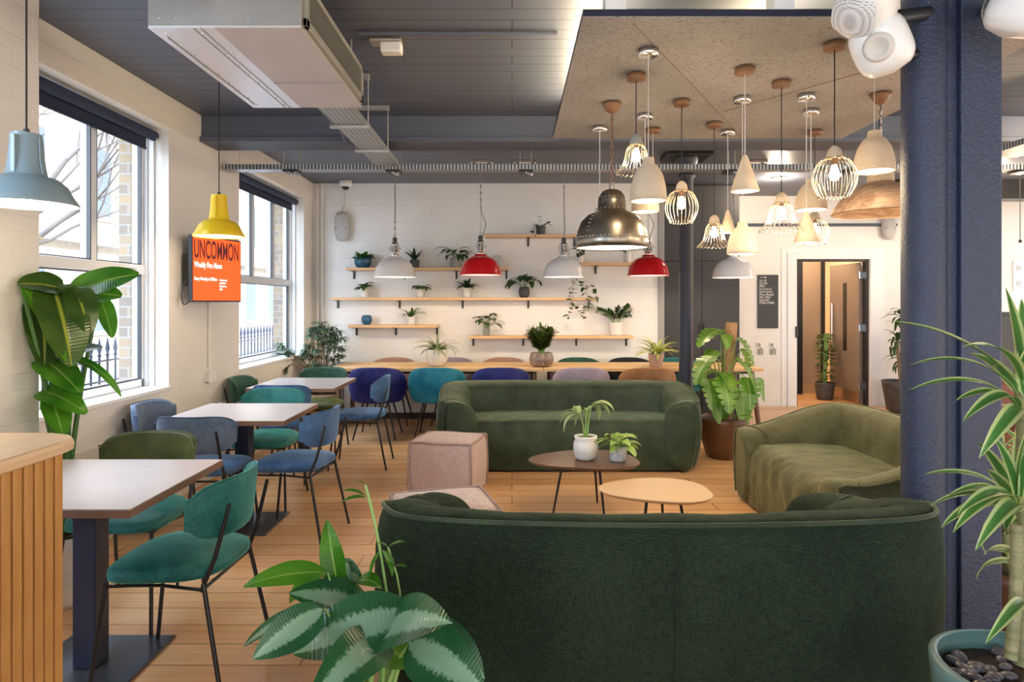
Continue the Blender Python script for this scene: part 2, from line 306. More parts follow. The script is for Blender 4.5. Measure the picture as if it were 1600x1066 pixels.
MT = dict(
 brick_y=painted_brick('white_painted_brick_side', 'y', (.80, .76, .71)), brick_x=painted_brick('white_painted_brick_end', 'x', (.82, .80, .77), .28),
 floor=boards('oak_floorboards', .165, 2.3, (.70, .38, .17), (.80, .50, .26), (.50, .24, .10), (.14, .06, .03), 'f', .27, .0024, .3, 1.0),
 ceil=boards('grey_painted_ceiling_boards', .13, 40, (.100, .112, .150), (.108, .120, .158), (.085, .095, .126), (.016, .018, .026), 'f', .45, .0035, .6, .5),
 ceil2=plain('slate_paint', (.085, .095, .130), .5), navy=noisy('slate_blue_column_paint', (.019, .028, .060), (.030, .044, .086), 70, .36, .9, bdist=.006),
 white=plain('white_paint', (.80, .80, .80), .4), upvc=plain('white_window_frame', (.72, .74, .78), .35), wall_low=plain('cream_paint', (.80, .74, .66), .5),
 blind=noisy('navy_blind_fabric', (.012, .02, .05), (.018, .028, .065), 30, .7, .05), galv=noisy('galvanised_steel', (.42, .41, .38), (.52, .50, .46), 6, .42, .05, metal=.8),
 board_panel=noisy('grey_board_panel', (.47, .42, .40), (.52, .47, .45), 5, .6, .05), alu=noisy('pale_aluminium_panel', (.66, .68, .74), (.72, .72, .78), 2, .38, .0, metal=.35),
 black=plain('black_metal', (.012, .012, .014), .38), dark=plain('dark_navy_metal', (.014, .018, .04), .4), chrome=plain('chrome', (.75, .74, .72), .16, 1.0),
 wshelf=wood('pine_shelf', (.62, .36, .17), (.78, .52, .28)), oak=wood('honey_oak', (.66, .40, .17), (.80, .54, .27)), laminate=noisy('pale_table_laminate', (.50, .46, .47), (.58, .54, .55), 4, .32, .03, (1, 12, 1)),
 edge=plain('brown_table_edge', (.20, .11, .075), .5), slat=wood('oak_slats', (.40, .17, .04), (.70, .38, .13), 2, 1.0, .45), counter=wood('pale_oak_counter', (.64, .42, .24), (.78, .56, .36), 1, .8, .28),
 walnut=wood('walnut_top', (.065, .028, .018), (.16, .075, .045), 0, .8, .35), tan=plain('sand_laminate', (.60, .42, .25), .45),
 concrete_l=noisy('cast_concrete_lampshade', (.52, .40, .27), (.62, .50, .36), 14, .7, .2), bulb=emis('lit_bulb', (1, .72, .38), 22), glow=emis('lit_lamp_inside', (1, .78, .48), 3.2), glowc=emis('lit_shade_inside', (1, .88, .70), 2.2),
 steelblue=plain('grey_blue_enamel', (.22, .31, .36), .28), yellow=plain('yellow_enamel', (.80, .55, .02), .25), red=plain('red_enamel', (.50, .008, .012), .12, Coat_Weight=1.0) if False else plain('red_enamel', (.50, .008, .012), .14),
 offwhite=plain('off_white_enamel', (.74, .71, .70), .2), rivet=noisy('brushed_dark_steel', (.20, .175, .145), (.30, .265, .22), 12, .33, .1, metal=1.0),
 copper=plain('wood_ceiling_cup', (.20, .095, .04), .5), rosewood=wood('whitewashed_mango_wood', (.16, .07, .03), (.56, .40, .27), 0, 1.4, .6), wire=plain('pale_wire', (.55, .47, .36), .25, .9),
 cable=plain('pale_cable', (.55, .53, .50), .5), flex=plain('black_flex', (.015, .013, .012), .6),
 velv_sofa=velvet('dark_green_velvet', (.027, .043, .024), (.19, .24, .15), .6, .30), velv_olive=velvet('olive_green_velvet', (.060, .060, .026), (.32, .31, .15), .6, .38),
 pipe_v=plain('dark_green_piping', (.012, .03, .018), .7), pinkl=linen('dusty_pink_linen', (.44, .31, .28), (.60, .46, .42), 1.0), pinkp=plain('grey_pink_piping', (.36, .26, .24), .8),
 teal=velvet('teal_velvet', (.004, .09, .085), (.12, .45, .40)), tealb=velvet('blue_teal_velvet', (.005, .10, .16), (.14, .45, .55)), green=velvet('bottle_green_velvet', (.01, .055, .035), (.15, .38, .28)),
 olive=velvet('warm_lit_green_velvet', (.035, .045, .010), (.20, .24, .08)), slate=velvet('slate_blue_velvet', (.022, .075, .19), (.25, .42, .68)), greyb=velvet('grey_blue_velvet', (.065, .11, .19), (.36, .44, .60)),
 navyv=velvet('navy_velvet', (.005, .008, .10), (.06, .08, .40)), cyan=velvet('petrol_blue_velvet', (.0, .13, .22), (.08, .45, .55)), mauve=velvet('mauve_velvet', (.30, .24, .30), (.6, .5, .6)), rust=velvet('rust_velvet', (.25, .10, .035), (.55, .32, .16)),
 peach=velvet('peach_velvet', (.40, .22, .15), (.6, .42, .32)), blackv=velvet('black_velvet', (.01, .01, .012), (.06, .06, .07)),
 grille=plain('grey_speaker_plastic', (.44, .42, .40), .5), wplast=plain('white_plastic', (.78, .78, .76), .35),
 soil=noisy('dark_soil', (.03, .018, .01), (.07, .045, .03), 60, .95, .6), terra=noisy('dark_terracotta', (.09, .034, .012), (.155, .062, .024), 5, .4, .05), cerw=noisy('white_ceramic', (.66, .62, .57), (.76, .73, .68), 10, .5, .1),
 cerg=noisy('grey_ceramic', (.22, .22, .19), (.34, .33, .30), 12, .6, .2), cerd=noisy('charcoal_ceramic', (.035, .033, .035), (.08, .075, .075), 15, .55, .2), cerb=plain('blue_ceramic', (.02, .09, .16), .25), cerp=plain('brown_pink_ceramic', (.38, .24, .18), .5),
 teal_pot=noisy('teal_grey_pot', (.10, .19, .18), (.16, .27, .25), 4, .4, .05), pebble=noisy('dark_pebble', (.05, .045, .055), (.16, .14, .15), 9, .35, .1), wicker=linen('woven_seagrass', (.35, .22, .12), (.60, .42, .26), .25), trunk=noisy('brown_bark', (.13, .08, .04), (.26, .18, .10), 20, .8, .4), cane=noisy('ringed_cane', (.11, .12, .045), (.27, .24, .12), 3, .6, .4, (1, 1, 18)),
 moss=noisy('coir_pole', (.30, .15, .06), (.50, .29, .14), 40, .95, .9), stem=plain('green_stem', (.20, .32, .08), .45),
 lf_dark=leafm('dark_leaf', (.015, .05, .018), (.035, .09, .03), (.10, .20, .07), 'vein'), lf_mid=leafm('mid_green_leaf', (.03, .11, .02), (.08, .20, .04), (.2, .36, .1), 'vein'), lf_lime=leafm('lime_leaf', (.24, .42, .06), (.40, .56, .16), (.5, .6, .25), 'vein'),
 lf_ban=leafm('banana_leaf', (.03, .16, .01), (.10, .30, .02), (.28, .48, .08), 'vein', .25, .45), lf_band=leafm('banana_leaf_dark', (.02, .06, .008), (.05, .11, .012), (.35, .40, .05), 'vein', .25, .3), lf_agl=leafm('aglaonema_leaf', (.015, .085, .03), (.03, .13, .045), (.26, .44, .30), 'patch', .2, .2),
 lf_dra=leafm('striped_dracaena_leaf', (.05, .17, .035), (.09, .24, .05), (.50, .60, .25), 'stripe', .3), lf_spi=leafm('variegated_spider_leaf', (.08, .16, .05), (.14, .22, .08), (.55, .56, .36), 'centre', .4), lf_spy=leafm('yellow_spider_leaf', (.30, .40, .06), (.42, .50, .12), (.70, .68, .32), 'centre', .4),
 lf_pale=leafm('pale_leaf', (.26, .40, .14), (.40, .52, .24), (.55, .65, .4), 'vein'), lf_mon=leafm('monstera_leaf', (.09, .25, .02), (.26, .44, .06), (.42, .55, .2), 'vein', .25, .3), lf_bush=leafm('grey_green_leaf', (.045, .10, .055), (.10, .18, .10), (.22, .32, .2), 'vein'), lf_cal=leafm('calathea_leaf', (.03, .10, .03), (.05, .14, .04), (.02, .045, .015), 'patch', .35),
 glass=glassy('window_glass', (1, 1, 1), .06), black_g=plain('black_panel', (.02, .019, .018), .35), dkdoor=plain('charcoal_door', (.03, .028, .03), .5), taupe=plain('taupe_panel', (.36, .26, .18), .4), cream=plain('corridor_cream', (.72, .62, .48), .5),
 leather=plain('rust_leather', (.20, .05, .02), .35), txt=emis('screen_white', (1, .9, .85), .75), txt2=emis('screen_maroon', (.045, .004, .006), .9), orange=emis('screen_orange', (.86, .075, .008), .85), signw=plain('sign_lettering', (.85, .85, .82), .5),
)
x = pm('raft_concrete', (.40, .35, .30), .75); tcx = x.n('ShaderNodeTexCoord')
n1 = x.n('ShaderNodeTexNoise', Scale=1.6, Detail=6); x.l(tcx.outputs['Object'], n1.inputs['Vector'])
mpx = x.n('ShaderNodeMapping'); mpx.inputs['Scale'].default_value = (34, 90, 10); mpx.inputs['Rotation'].default_value = (0, 0, .6); x.l(tcx.outputs['Object'], mpx.inputs[0])
n2 = x.n('ShaderNodeTexNoise', Scale=1.3, Detail=4, Roughness=.65, Distortion=1.2); x.l(mpx.outputs[0], n2.inputs['Vector'])
mxx = x.n('ShaderNodeMix', data_type='RGBA'); x.l(x.ramp(n1.outputs[0], [(.3, (.255, .245, .235)), (.7, (.38, .36, .34))]), mxx.inputs['A']); mxx.inputs['B'].default_value = (.12, .09, .065, 1)
x.l(x.ramp(n2.outputs[0], [(.38, (.95, .95, .95)), (.45, (0, 0, 0))]), mxx.inputs['Factor']); x.l(mxx.outputs['Result'], x.b.inputs['Base Color']); x.bump(n2.outputs[0], .3, .004)
MT['raft'] = x.m
x = pm('stock_brick', (.5, .4, .3), .9); uv, ob = uaxis(x, 'x')
br = x.n('ShaderNodeTexBrick', Scale=1.0); br.inputs['Brick Width'].default_value = .225; br.inputs['Row Height'].default_value = .075; br.inputs['Mortar Size'].default_value = .006
br.inputs['Color1'].default_value = (.30, .21, .12, 1); br.inputs['Color2'].default_value = (.18, .14, .11, 1); br.inputs['Mortar'].default_value = (.26, .25, .23, 1); x.l(uv, br.inputs['Vector']); x.l(br.outputs[0], x.b.inputs['Base Color'])
MT['stock'] = x.m
x = pm('perforated_tray', (.55, .56, .54), .4, .6); tcx = x.n('ShaderNodeTexCoord'); vo = x.n('ShaderNodeTexVoronoi', Scale=34, voronoi_dimensions='2D'); vo.inputs['Randomness'].default_value = 0; x.l(tcx.outputs['Object'], vo.inputs['Vector'])
x.l(x.ramp(vo.outputs['Distance'], [(.22, (.07, .07, .075)), (.32, (.40, .42, .43))]), x.b.inputs['Base Color']); MT['tray'] = x.m
x = pm('speaker_mesh', (.5, .5, .5), .5); tcx = x.n('ShaderNodeTexCoord'); vo = x.n('ShaderNodeTexVoronoi', Scale=140); vo.inputs['Randomness'].default_value = 0; x.l(tcx.outputs['Object'], vo.inputs['Vector'])
x.l(x.ramp(vo.outputs['Distance'], [(.3, (.16, .16, .17)), (.42, (.72, .72, .71))]), x.b.inputs['Base Color']); MT['mesh'] = x.m
# ============================================================ THE ROOM
XW, HC = -2.5, 2.96          # inner face of the street wall, ceiling height
WIN = [(-.5, 2.35), (3.28, 4.80), (6.04, 7.92)]
SILL, HEAD = .85, 2.71
g = G().box(-2.9, 9, -3.5, 14.5, -.12, 0); struct('floor', g, MT['floor'])
g = G().box(-2.74, 9, -3.5, 9.5, HC, HC+.1); struct('ceiling', g, MT['ceil'])
g = G(); ys = [-3.5]+[a for w_ in WIN for a in w_]+[8.5]
for k in range(0, len(ys), 2): g.box(-2.74, XW, ys[k], ys[k+1], 0, HC)
for a, b in WIN: g.box(-2.74, XW, a, b, 0, SILL-.03); g.box(-2.74, XW, a, b, HEAD, HC)
struct('wall_left', g, MT['brick_y'])
g = G()
for k in range(0, len(ys), 2): g.box(-2.88, -2.741, ys[k]+(.03 if k else 0), ys[k+1]-.03, -.6, 3.4)
for a, b in WIN: g.box(-2.88, -2.741, a-.03, b-.03, -.6, SILL-.05); g.box(-2.88, -2.741, a-.03, b-.03, HEAD, 3.4)
struct('wall_outside', g, MT['stock'])
# near pier, lintel bands, ledge
g = G().box(XW-.02, -2.29, 2.4, 3.2, 0, HC, .012); struct('trim_1', g, MT['brick_y'])
g = G()
for a, b in WIN[1:]: g.box(XW-.01, XW+.014, a-.02, b+.12, HEAD+.004, HEAD+.13, .006)
struct('trim_2', g, MT['wall_low'])
g = G().box(XW-.01, XW+.03, 3.2, 8.2, .0, .60, .006); struct('trim_3', g, MT['wall_low'])
for k, (a, b) in enumerate(WIN):
    g = G().box(-2.70, XW+.02, a+.001, b-.001, SILL-.03, SILL, .006); wn = struct('window_%d' % (k+1), g, MT['white'])
    f = G(); x0, x1 = -2.735, -2.665
    f.box(x0, x1, a, a+.06, SILL, HEAD, .006).box(x0, x1, b-.06, b, SILL, HEAD, .006).box(x0, x1, a, b, SILL, SILL+.06, .006).box(x0, x1, a, b, HEAD-.06, HEAD, .006)
    f.box(x0, x1+.012, a, b, 1.655, 1.725, .006)
    ms = [4.20] if k == 1 else ([6.78, 7.37] if k == 2 else [.9])
    for m in ms: f.box(x0, x1+.004, m-.028, m+.028, 1.70, HEAD-.05, .005)
    # reveal linings at the far jamb
    f.box(-2.70, -2.64, b-.035, b-.004, SILL, HEAD, .004); f.box(-2.64, -2.60, b-.018, b-.003, SILL, HEAD, .003)
    wf = f.build('window_frame', MT['upvc'], wn)
    for m in (b-.07,):
        G().tube([(x1+.016, m-.22, 1.69), (x1+.03, m-.16, 1.69), (x1+.03, m-.06, 1.69)], .007).build('window_latch', MT['chrome'], wf)
    sp = [a+.06]+ms+[b-.06]
    for j in range(len(sp)-1): G().box(-2.703, -2.699, sp[j]+(.028 if j else 0), sp[j+1]-(.028 if j+1 < len(sp)-1 else 0), 1.725, HEAD-.06).build('window_pane', MT['glass'], wf)
    G().box(-2.703, -2.699, a+.06, b-.06, SILL+.06, 1.655).build('window_pane', MT['glass'], wf)
    gs = G(); 
    for j in range(len(sp)-1):
        p, q = sp[j]+(.028 if j else 0), sp[j+1]-(.028 if j+1 < len(sp)-1 else 0)
        for (u0, u1, v0, v1) in ((p, p+.008, 1.725, HEAD-.06), (q-.008, q, 1.725, HEAD-.06), (p, q, 1.725, 1.733)): gs.box(-2.69, -2.664, u0, u1, v0, v1)
    for (u0, u1, v0, v1) in ((b-.07, b-.06, SILL+.06, 1.655), (a+.06, a+.07, SILL+.06, 1.655), (a+.06, b-.06, SILL+.055, SILL+.065), (a+.06, b-.06, 1.647, 1.655)): gs.box(-2.69, -2.664, u0, u1, v0, v1)
    gs.build('gasket', MT['black'], wf)
for k, (a, b) in enumerate(WIN[1:]):
    t = thing('roller_blind', ['navy roller blind rolled up across the head of the nearer window', 'navy roller blind rolled up across the head of the window by the shelves'][k], 'blind', (-2.59, a, 2.66), 0, 'window roller blinds')
    G().tube([(0, .03, 0), (0, b-a-.03, 0)], .036, 16).build('roller', MT['blind'], t)
    G().box(-.038, -.030, .05, b-a-.08, -.10, .01).build('blind_cloth', MT['blind'], t)
    G().tube([(-.034, .05, -.10), (-.034, b-a-.08, -.10)], .009, 8).build('bottom_bar', MT['blind'], t)
    G().tube(catmull([(.03, b-a-.05, 0), (.035, b-a-.05, -.5), (.035, b-a-.06, -1.0), (.03, b-a-.045, -1.02), (.03, b-a-.03, -.5), (.02, b-a-.035, 0)], 5), .0022, 5).build('pull_chain', MT['wplast'], t)
# back wall on the left with shelves, cupboard, back wall on the right with the doorway
YB, YR = 8.3, 9.28
g = G().box(-2.74, 1.84, YB, YB+.2, 0, HC); struct('wall_back', g, MT['brick_x'])
g = G().box(-2.5, 1.84, YB-.018, YB, .0, .075, .004); struct('baseboard_back', g, plain('dark_brown_skirting', (.05, .03, .025), .5))
g = G().box(1.84, 1.915, YB-.02, YR, 0, HC, .004); struct('trim_4', g, plain('grey_jamb', (.30, .29, .28), .5))
t = thing('tall_cupboard', 'tall charcoal cupboard with flat double doors behind the round iron column', 'cupboard', (1.92, 8.3, 0))
G().box(0, .96, .06, .9, 0, 2.95, .004).build('body', MT['dkdoor'], t)
for u0, u1 in ((.004, .478), (.482, .956)):
    for z0, z1 in ((.02, 1.98), (1.985, 2.93)):
        d = G().box(u0, u1, .03, .058, z0, z1, .004).build('cupboard_door', MT['dkdoor'], t); lowd = d if z0 < 1 else lowd
    G().box((u1-.03 if u0 < .1 else u0+.02), (u1-.02 if u0 < .1 else u0+.03), .01, .03, 1.0, 1.2, .002).build('handle', MT['black'], lowd)
DX0, DX1, DZ = 4.03, 5.0, 2.04
g = G().box(1.92, DX0-.05, YR, YR+.25, 0, HC).box(DX1+.05, 9, YR, YR+.25, 0, HC).box(DX0-.05, DX1+.05, YR, YR+.25, DZ+.04, HC); struct('wall_right', g, MT['brick_x'])
g = G().box(DX0-.16, DX0-.03, YR-.03, YR+.25, 0, DZ+.12, .006).box(DX1+.03, DX1+.16, YR-.03, YR+.25, 0, DZ+.12, .006).box(DX0-.03, DX1+.03, YR-.03, YR+.25, DZ+.03, DZ+.12, .006)
g.box(DX0-.24, DX0-.16, YR-.012, YR+.02, 0, DZ+.2, .004).box(DX1+.16, DX1+.24, YR-.012, YR+.02, 0, DZ+.2, .004).box(DX0-.16, DX1+.16, YR-.012, YR+.02, DZ+.12, DZ+.2, .004)
struct('trim_5', g, MT['white'])
g = G().box(DX0-.03, DX0, YR+.02, YR+.12, 0, DZ, .003).box(DX1, DX1+.03, YR+.02, YR+.12, 0, DZ, .003).box(DX0-.03, DX1+.03, YR+.02, YR+.12, DZ, DZ+.03, .003); dr = struct('door_1', g, MT['black'])
dl_ = G().box(DX1-.06, DX1-.015, YR+.13, YR+.97, .01, DZ-.01, .004).build('door_leaf', plain('brown_door_leaf', (.24, .18, .14), .3), dr)
G().box(DX1-.066, DX1-.058, YR+.13, YR+.97, .02, .18).build('kick_plate', plain('copper_kick_plate', (.62, .42, .25), .3, .9), dl_)
G().box(DX1-.066, DX1-.058, YR+.45, YR+.55, .75, 1.75).build('vision_panel', MT['black_g'], dl_)
G().tube([(DX1-.10, YR+.82, .85), (DX1-.10, YR+.82, 1.45)], .013, 8).build('handle', MT['chrome'], dl_)
for z in (.22, 1.05, 1.80): G().box(DX1-.05, DX1, YR+.115, YR+.135, z, z+.10, .002).build('hinge', MT['chrome'], dl_)
# the passage beyond the door
g = G().box(3.2, 3.3, YR+.25, 14.4, 0, 2.8).box(3.3, 9, 14.2, 14.4, 0, 2.8).box(3.2, 9, YR+.25, 14.4, 2.8, 2.9).box(6.4, 6.5, YR+.25, 14.4, 0, 2.8); struct('wall_passage', g, MT['cream'])
g = G().box(4.55, 4.63, 10.5, 10.6, 0, 2.6, .003).box(4.93, 4.99, 10.5, 10.6, 0, 2.6, .003).box(4.55, 4.99, 10.5, 10.6, 2.2, 2.26, .003).box(5.6, 5.66, 10.5, 10.6, 0, 2.6, .003); d2 = struct('door_2', g, MT['black'])
G().box(4.63, 4.93, 10.53, 10.57, .01, 2.2).build('door_leaf', MT['taupe'], d2)
G().box(4.63, 4.93, 10.52, 10.529, .01, .16).build('kick_plate', plain('brass_kick_plate', (.6, .45, .3), .3, .8), d2)
l = bpy.data.lights.new('passage_lamp', 'POINT'); l.energy = 45; l.color = (1, .76, .5); l.shadow_soft_size = .12; o = bpy.data.objects.new('passage_lamp', l); col.objects.link(o); o.location = (5.1, 12.3, 2.45)
l = bpy.data.lights.new('passage_lamp', 'POINT'); l.energy = 22; l.color = (1, .8, .6); l.shadow_soft_size = .1; o = bpy.data.objects.new('passage_lamp', l); col.objects.link(o); o.location = (4.3, 9.95, 2.5)
# beams
g = G().box(-2.5, 9, 5.3, 5.56, 2.75, HC, .006).box(-2.5, 9, 5.27, 5.59, 2.744, 2.785, .004); struct('trim_6', g, MT['ceil2'])
g = G().box(4.7, 9, 8.0, 8.25, 2.72, HC, .004); struct('trim_7', g, MT['black_g'])
# big blue-black column in front (round shaft with square casing beside it)
g = G(); g.lathe([(.085, 0), (.085, HC)], (1.742, 2.79, 0), 32)
cl = struct('trim_8', g, MT['navy']); 
g = G().box(1.853, 2.025, 2.72, 2.90, 0, HC, .008).box(1.81, 1.855, 2.745, 2.84, 0, HC, .004); g.build('square_casing', MT['navy'], cl)
# slender round iron column
g = G().lathe([(.10, 0), (.10, .12), (.078, .16), (.073, .3), (.068, 2.70), (.085, 2.715), (.085, 2.74), (.07, 2.755), (.075, 2.80), (.11, 2.86), (.115, 2.90)], (1.75, 6.62, 0), 28)
struct('trim_9', g, plain('iron_column_paint', (.035, .038, .055), .35))
g = G().box(1.53, 1.97, 6.42, 6.82, 2.90, HC, .01); struct('trim_10', g, MT['black'])
# ------------------------------------------------------------ outside
g = G().box(-40, -2.9, -30, 50, -.75, -.65); struct('ground_outside', g, plain('pavement', (.25, .25, .25), .9))
t = thing('iron_railing', 'blue-grey spiked iron railing outside the windows', 'railing', (-4.2, 3.2, -.65))
cnt = 0
y = 0.0
bars = G().lathe([(.011, 0), (.011, 1.55), (.022, 1.56), (.011, 1.585), (.024, 1.63), (.0, 1.76)], seg=8)
b0 = None
for k in range(72):
    yy = k*.135
    if b0 is None: b0 = bars.build('railing_bar', plain('railing_paint', (.03, .045, .08), .5), t); b0.location = (0, yy, 0)
    else: c = b0.copy(); col.objects.link(c); c.location = (0, yy, 0)
for z in (1.29, 1.50): G().box(-.02, .02, -.1, 9.8, z, z+.018).build('rail', b0.data.materials[0], t)
MT['lin_stone'] = plain('pale_stone_trim', (.48, .46, .43), .8)
t = thing('street_building', 'pale stone building with window rows across the street', 'building', (-13, 0, -.65))
G().box(-6, 0, -6, 40, 0, 14).build('facade', noisy('pale_stone', (.36, .30, .24), (.44, .38, .32), 1.2, .9, .1), t)
for yy in range(-4, 38, 3):
    for zz in (1.2, 4.8, 8.6):
        f = G().box(-.05, .06, yy-.1, yy+1.4, zz-.1, zz+2.3).build('window_surround', MT['lin_stone'], t); G().box(.061, .075, yy+.05, yy+1.25, zz+.05, zz+2.15).build('pane', plain('far_pane', (.10, .13, .17), .4), f)
G().box(-.02, .25, -6, 40, 3.9, 4.25).build('cornice', MT['lin_stone'], t)
t = thing('street_tree', 'bare winter tree with thin branches outside the nearer window', 'tree', (-7.2, 8.4, -.65))
g = G()
def branch(p, d, L, r_, dep):
    pts = [Vector(p)]; d = Vector(d).normalized()
    for k in range(4): d = (d+Vector((R.uniform(-.22, .22), R.uniform(-.22, .22), R.uniform(-.1, .16)))).normalized(); pts.append(pts[-1]+d*L/4)
    g.tube(pts, [r_*(1-.13*i) for i in range(5)], 6)
    if dep:
        for k in range(3 if dep > 1 else 4):
            q = pts[R.choice([2, 3, 4])]; branch(q, d+Vector((R.uniform(-.9, .9), R.uniform(-.9, .9), R.uniform(-.3, .6))), L*.68, r_*.5, dep-1)
branch((0, 0, 0), (0, 0, 1), 2.4, .15, 0)
for a in range(6): branch((0, 0, 2.1), (math.cos(a), math.sin(a), .9), 2.4, .06, 4)
g.build('branches', plain('pale_bark', (.10, .09, .085), .9), t)

# ============================================================ SERVICES
t = thing('ceiling_air_unit', 'long boxed steel air unit with pale panels hung under the ceiling', 'air conditioner', (-1.2, 3.3, 2.6))
G().box(-.32, .32, -.55, .57, .004, .24, .004).build('casing', MT['galv'], t)
G().box(-.318, -.04, -.55, .57, -.002, .004).build('pale_panel', MT['alu'], t)
G().box(-.04, .318, -.55, .57, -.001, .004).build('grey_panel', MT['board_panel'], t)
g = G().box(-.285, -.281, -.46, .50, -.006, -.001).box(-.13, -.126, -.55, .57, -.004, 0).box(-.10, -.096, -.55, .57, -.004, 0).box(-.04, .318, .13, .133, -.004, -.0)
g.build('panel_seam', plain('seam_grey', (.22, .22, .24), .6), t)
g = G()
for k in range(9):
    for xx in (-.115, -.27): g.ball((xx, -.5+k*.125, -.003), .005, seg=6, rings=4)
for xx in (-.27, -.2, .0, .1): g.ball((xx, -.551, .04), .004, seg=6, rings=4)
g.build('rivets', MT['chrome'], t)
g = G().box(.319, .335, -.52, -.48, .02, .22, .002).box(.319, .335, .50, .54, .02, .22, .002).box(.319, .335, -.52, .54, .02, .055, .002).box(.319, .335, -.52, .54, .195, .22, .002); g.build('grille_frame', MT['galv'], t)
g = G()
for k in range(11): g.box(.315, .332, -.48, .50, .058+k*.0125, .062+k*.0125)
g.build('louvres', plain('louvre_grey', (.2, .2, .19), .5), t)
for xx in (-.28, .28): 
    for yy in (-.45, .47): G().tube([(xx, yy, .24), (xx, yy, .36)], .006, 6).build('hanger', MT['galv'], t)
def tray(name, label, x0, x1, y0, y1, z, group=None):
    t = thing(name, label, 'cable tray', ((x0+x1)/2, (y0+y1)/2, z)); cx, cy = (x0+x1)/2, (y0+y1)/2
    G().box(x0-cx, x1-cx, y0-cy, y1-cy, 0, .004).build('perforated_bed', MT['tray'], t)
    g = G()
    if x1-x0 > y1-y0: g.box(x0-cx, x1-cx, y0-cy-.003, y0-cy, 0, .045).box(x0-cx, x1-cx, y1-cy, y1-cy+.003, 0, .045)
    else: g.box(x0-cx-.003, x0-cx, y0-cy, y1-cy, 0, .045).box(x1-cx, x1-cx+.003, y0-cy, y1-cy, 0, .045)
    g.build('side_lip', MT['tray'], t); return t
t = tray('cable_tray', 'white perforated cable tray running from the steel air unit toward the shelves', -1.16, -.97, 3.88, 5.62, 2.62)
for yy in (4.33, 5.02):
    G().box(-.13, .13, yy-4.75-.015, yy-4.75+.015, -.022, -.001, .003).build('tray_bracket', MT['galv'], t)
    for xx in (-.12, .12): G().tube([(xx, yy-4.75, -.01), (xx, yy-4.75, .34)], .004, 6).build('hanger', MT['galv'], t)
    G().box(-.13, .13, yy-4.75-.02, yy-4.75+.02, .30, .335, .003).build('ceiling_channel', MT['galv'], t)
t = tray('cable_tray', 'long galvanised cable tray hung across the room below the ceiling beam', -2.47, 7.4, 5.64, 5.76, 2.595)
for xx in (-1.9, -1.02, .12, 1.9, 2.9, 4.4, 5.8):
    xl = xx-2.465
    for s in (-.05, .05): G().tube([(xl+s, -.07 if s < 0 else .07, 0), (xl+s, -.07 if s < 0 else .07, .36)], .003, 6).build('hanger', MT['galv'], t)
    G().box(xl-.06, xl+.06, -.08, .08, -.02, -.001, .003).build('tray_bracket', MT['black'], t)
    G().tube([(xl, -.06, -.02), (xl+.05, -.10, -.05)], .013, 8).build('cable_clip', MT['galv'], t)
g = G(); 
for k in range(3): g.tube(catmull([(-2.47, 5.68+k*.02, 2.61), (-2.2, 5.69+k*.02, 2.63+.01*k), (-1.8, 5.68+k*.02, 2.612), (0, 5.7, 2.61), (3, 5.69+k*.01, 2.613), (7.3, 5.7, 2.61)], 8), .006, 6)
tag(g.build('cable_bundle', MT['black']), 'dark cables lying in the tray across the room', 'cable')
t = tray('cable_tray', 'white perforated cable tray on the ceiling beyond the big dark column', 3.70, 3.98, 3.0, 5.2, 2.6)
G().tube([(-.02, -.5, .01), (-.02, -.5, .355)], .005, 6).build('hanger', MT['galv'], t); G().tube([(.02, .5, .01), (.02, .5, .355)], .005, 6).build('hanger', MT['galv'], t)
def conduit(label, pts, r_=.011, mat='ceil2', name='conduit'):
    o = G().tube(pts, r_, 8).build(name, MT[mat]); return tag(o, label, 'conduit')
conduit('grey conduit run across the ceiling boards beside the concrete raft', [(-.85, 3.65, 2.945), (.25, 3.65, 2.945)])
conduit('bent grey conduit with round box between air unit and beam', [(-1.48, 4.6, 2.945), (-1.32, 4.85, 2.90), (-1.32, 5.24, 2.74), (-1.10, 5.62, 2.72)], .016)
conduit('thin black conduit on the ceiling behind the beam, left of the white tray', [(-1.15, 5.65, 2.90), (-.95, 6.1, 2.94), (-.55, 6.1, 2.94)], .012, 'black')
conduit('vertical pipe beside the corner of the shelf wall, left of the pair', [(-2.44, 8.27, 2.95), (-2.44, 8.27, 1.0)], .014, 'brick_x')
conduit('vertical pipe beside the corner of the shelf wall, right of the pair', [(-2.38, 8.27, 2.95), (-2.38, 8.27, 1.0)], .014, 'brick_x')
conduit('white conduit dropping from the orange screen to the wall socket', [(-2.49, 5.42, 1.46), (-2.49, 5.42, .92)], .010, 'wall_low')
conduit('grey pipe with round end cap on the ceiling right of the wire lamps', [(2.62, 5.0, 2.90), (2.28, 5.15, 2.80)], .013, 'wplast')
conduit('black pipe on the shelf wall run under the ceiling above the cupboard', [(2.9, 9.25, 2.55), (5.4, 9.25, 2.55)], .02, 'ceil2')
tag(G().box(-2.47, -2.455, 5.36, 5.48, .80, .90, .004).box(-2.5, -2.47, 5.37, 5.47, .81, .89).build('wall_socket', MT['wplast']), 'white socket box on the left wall under the orange screen', 'socket')
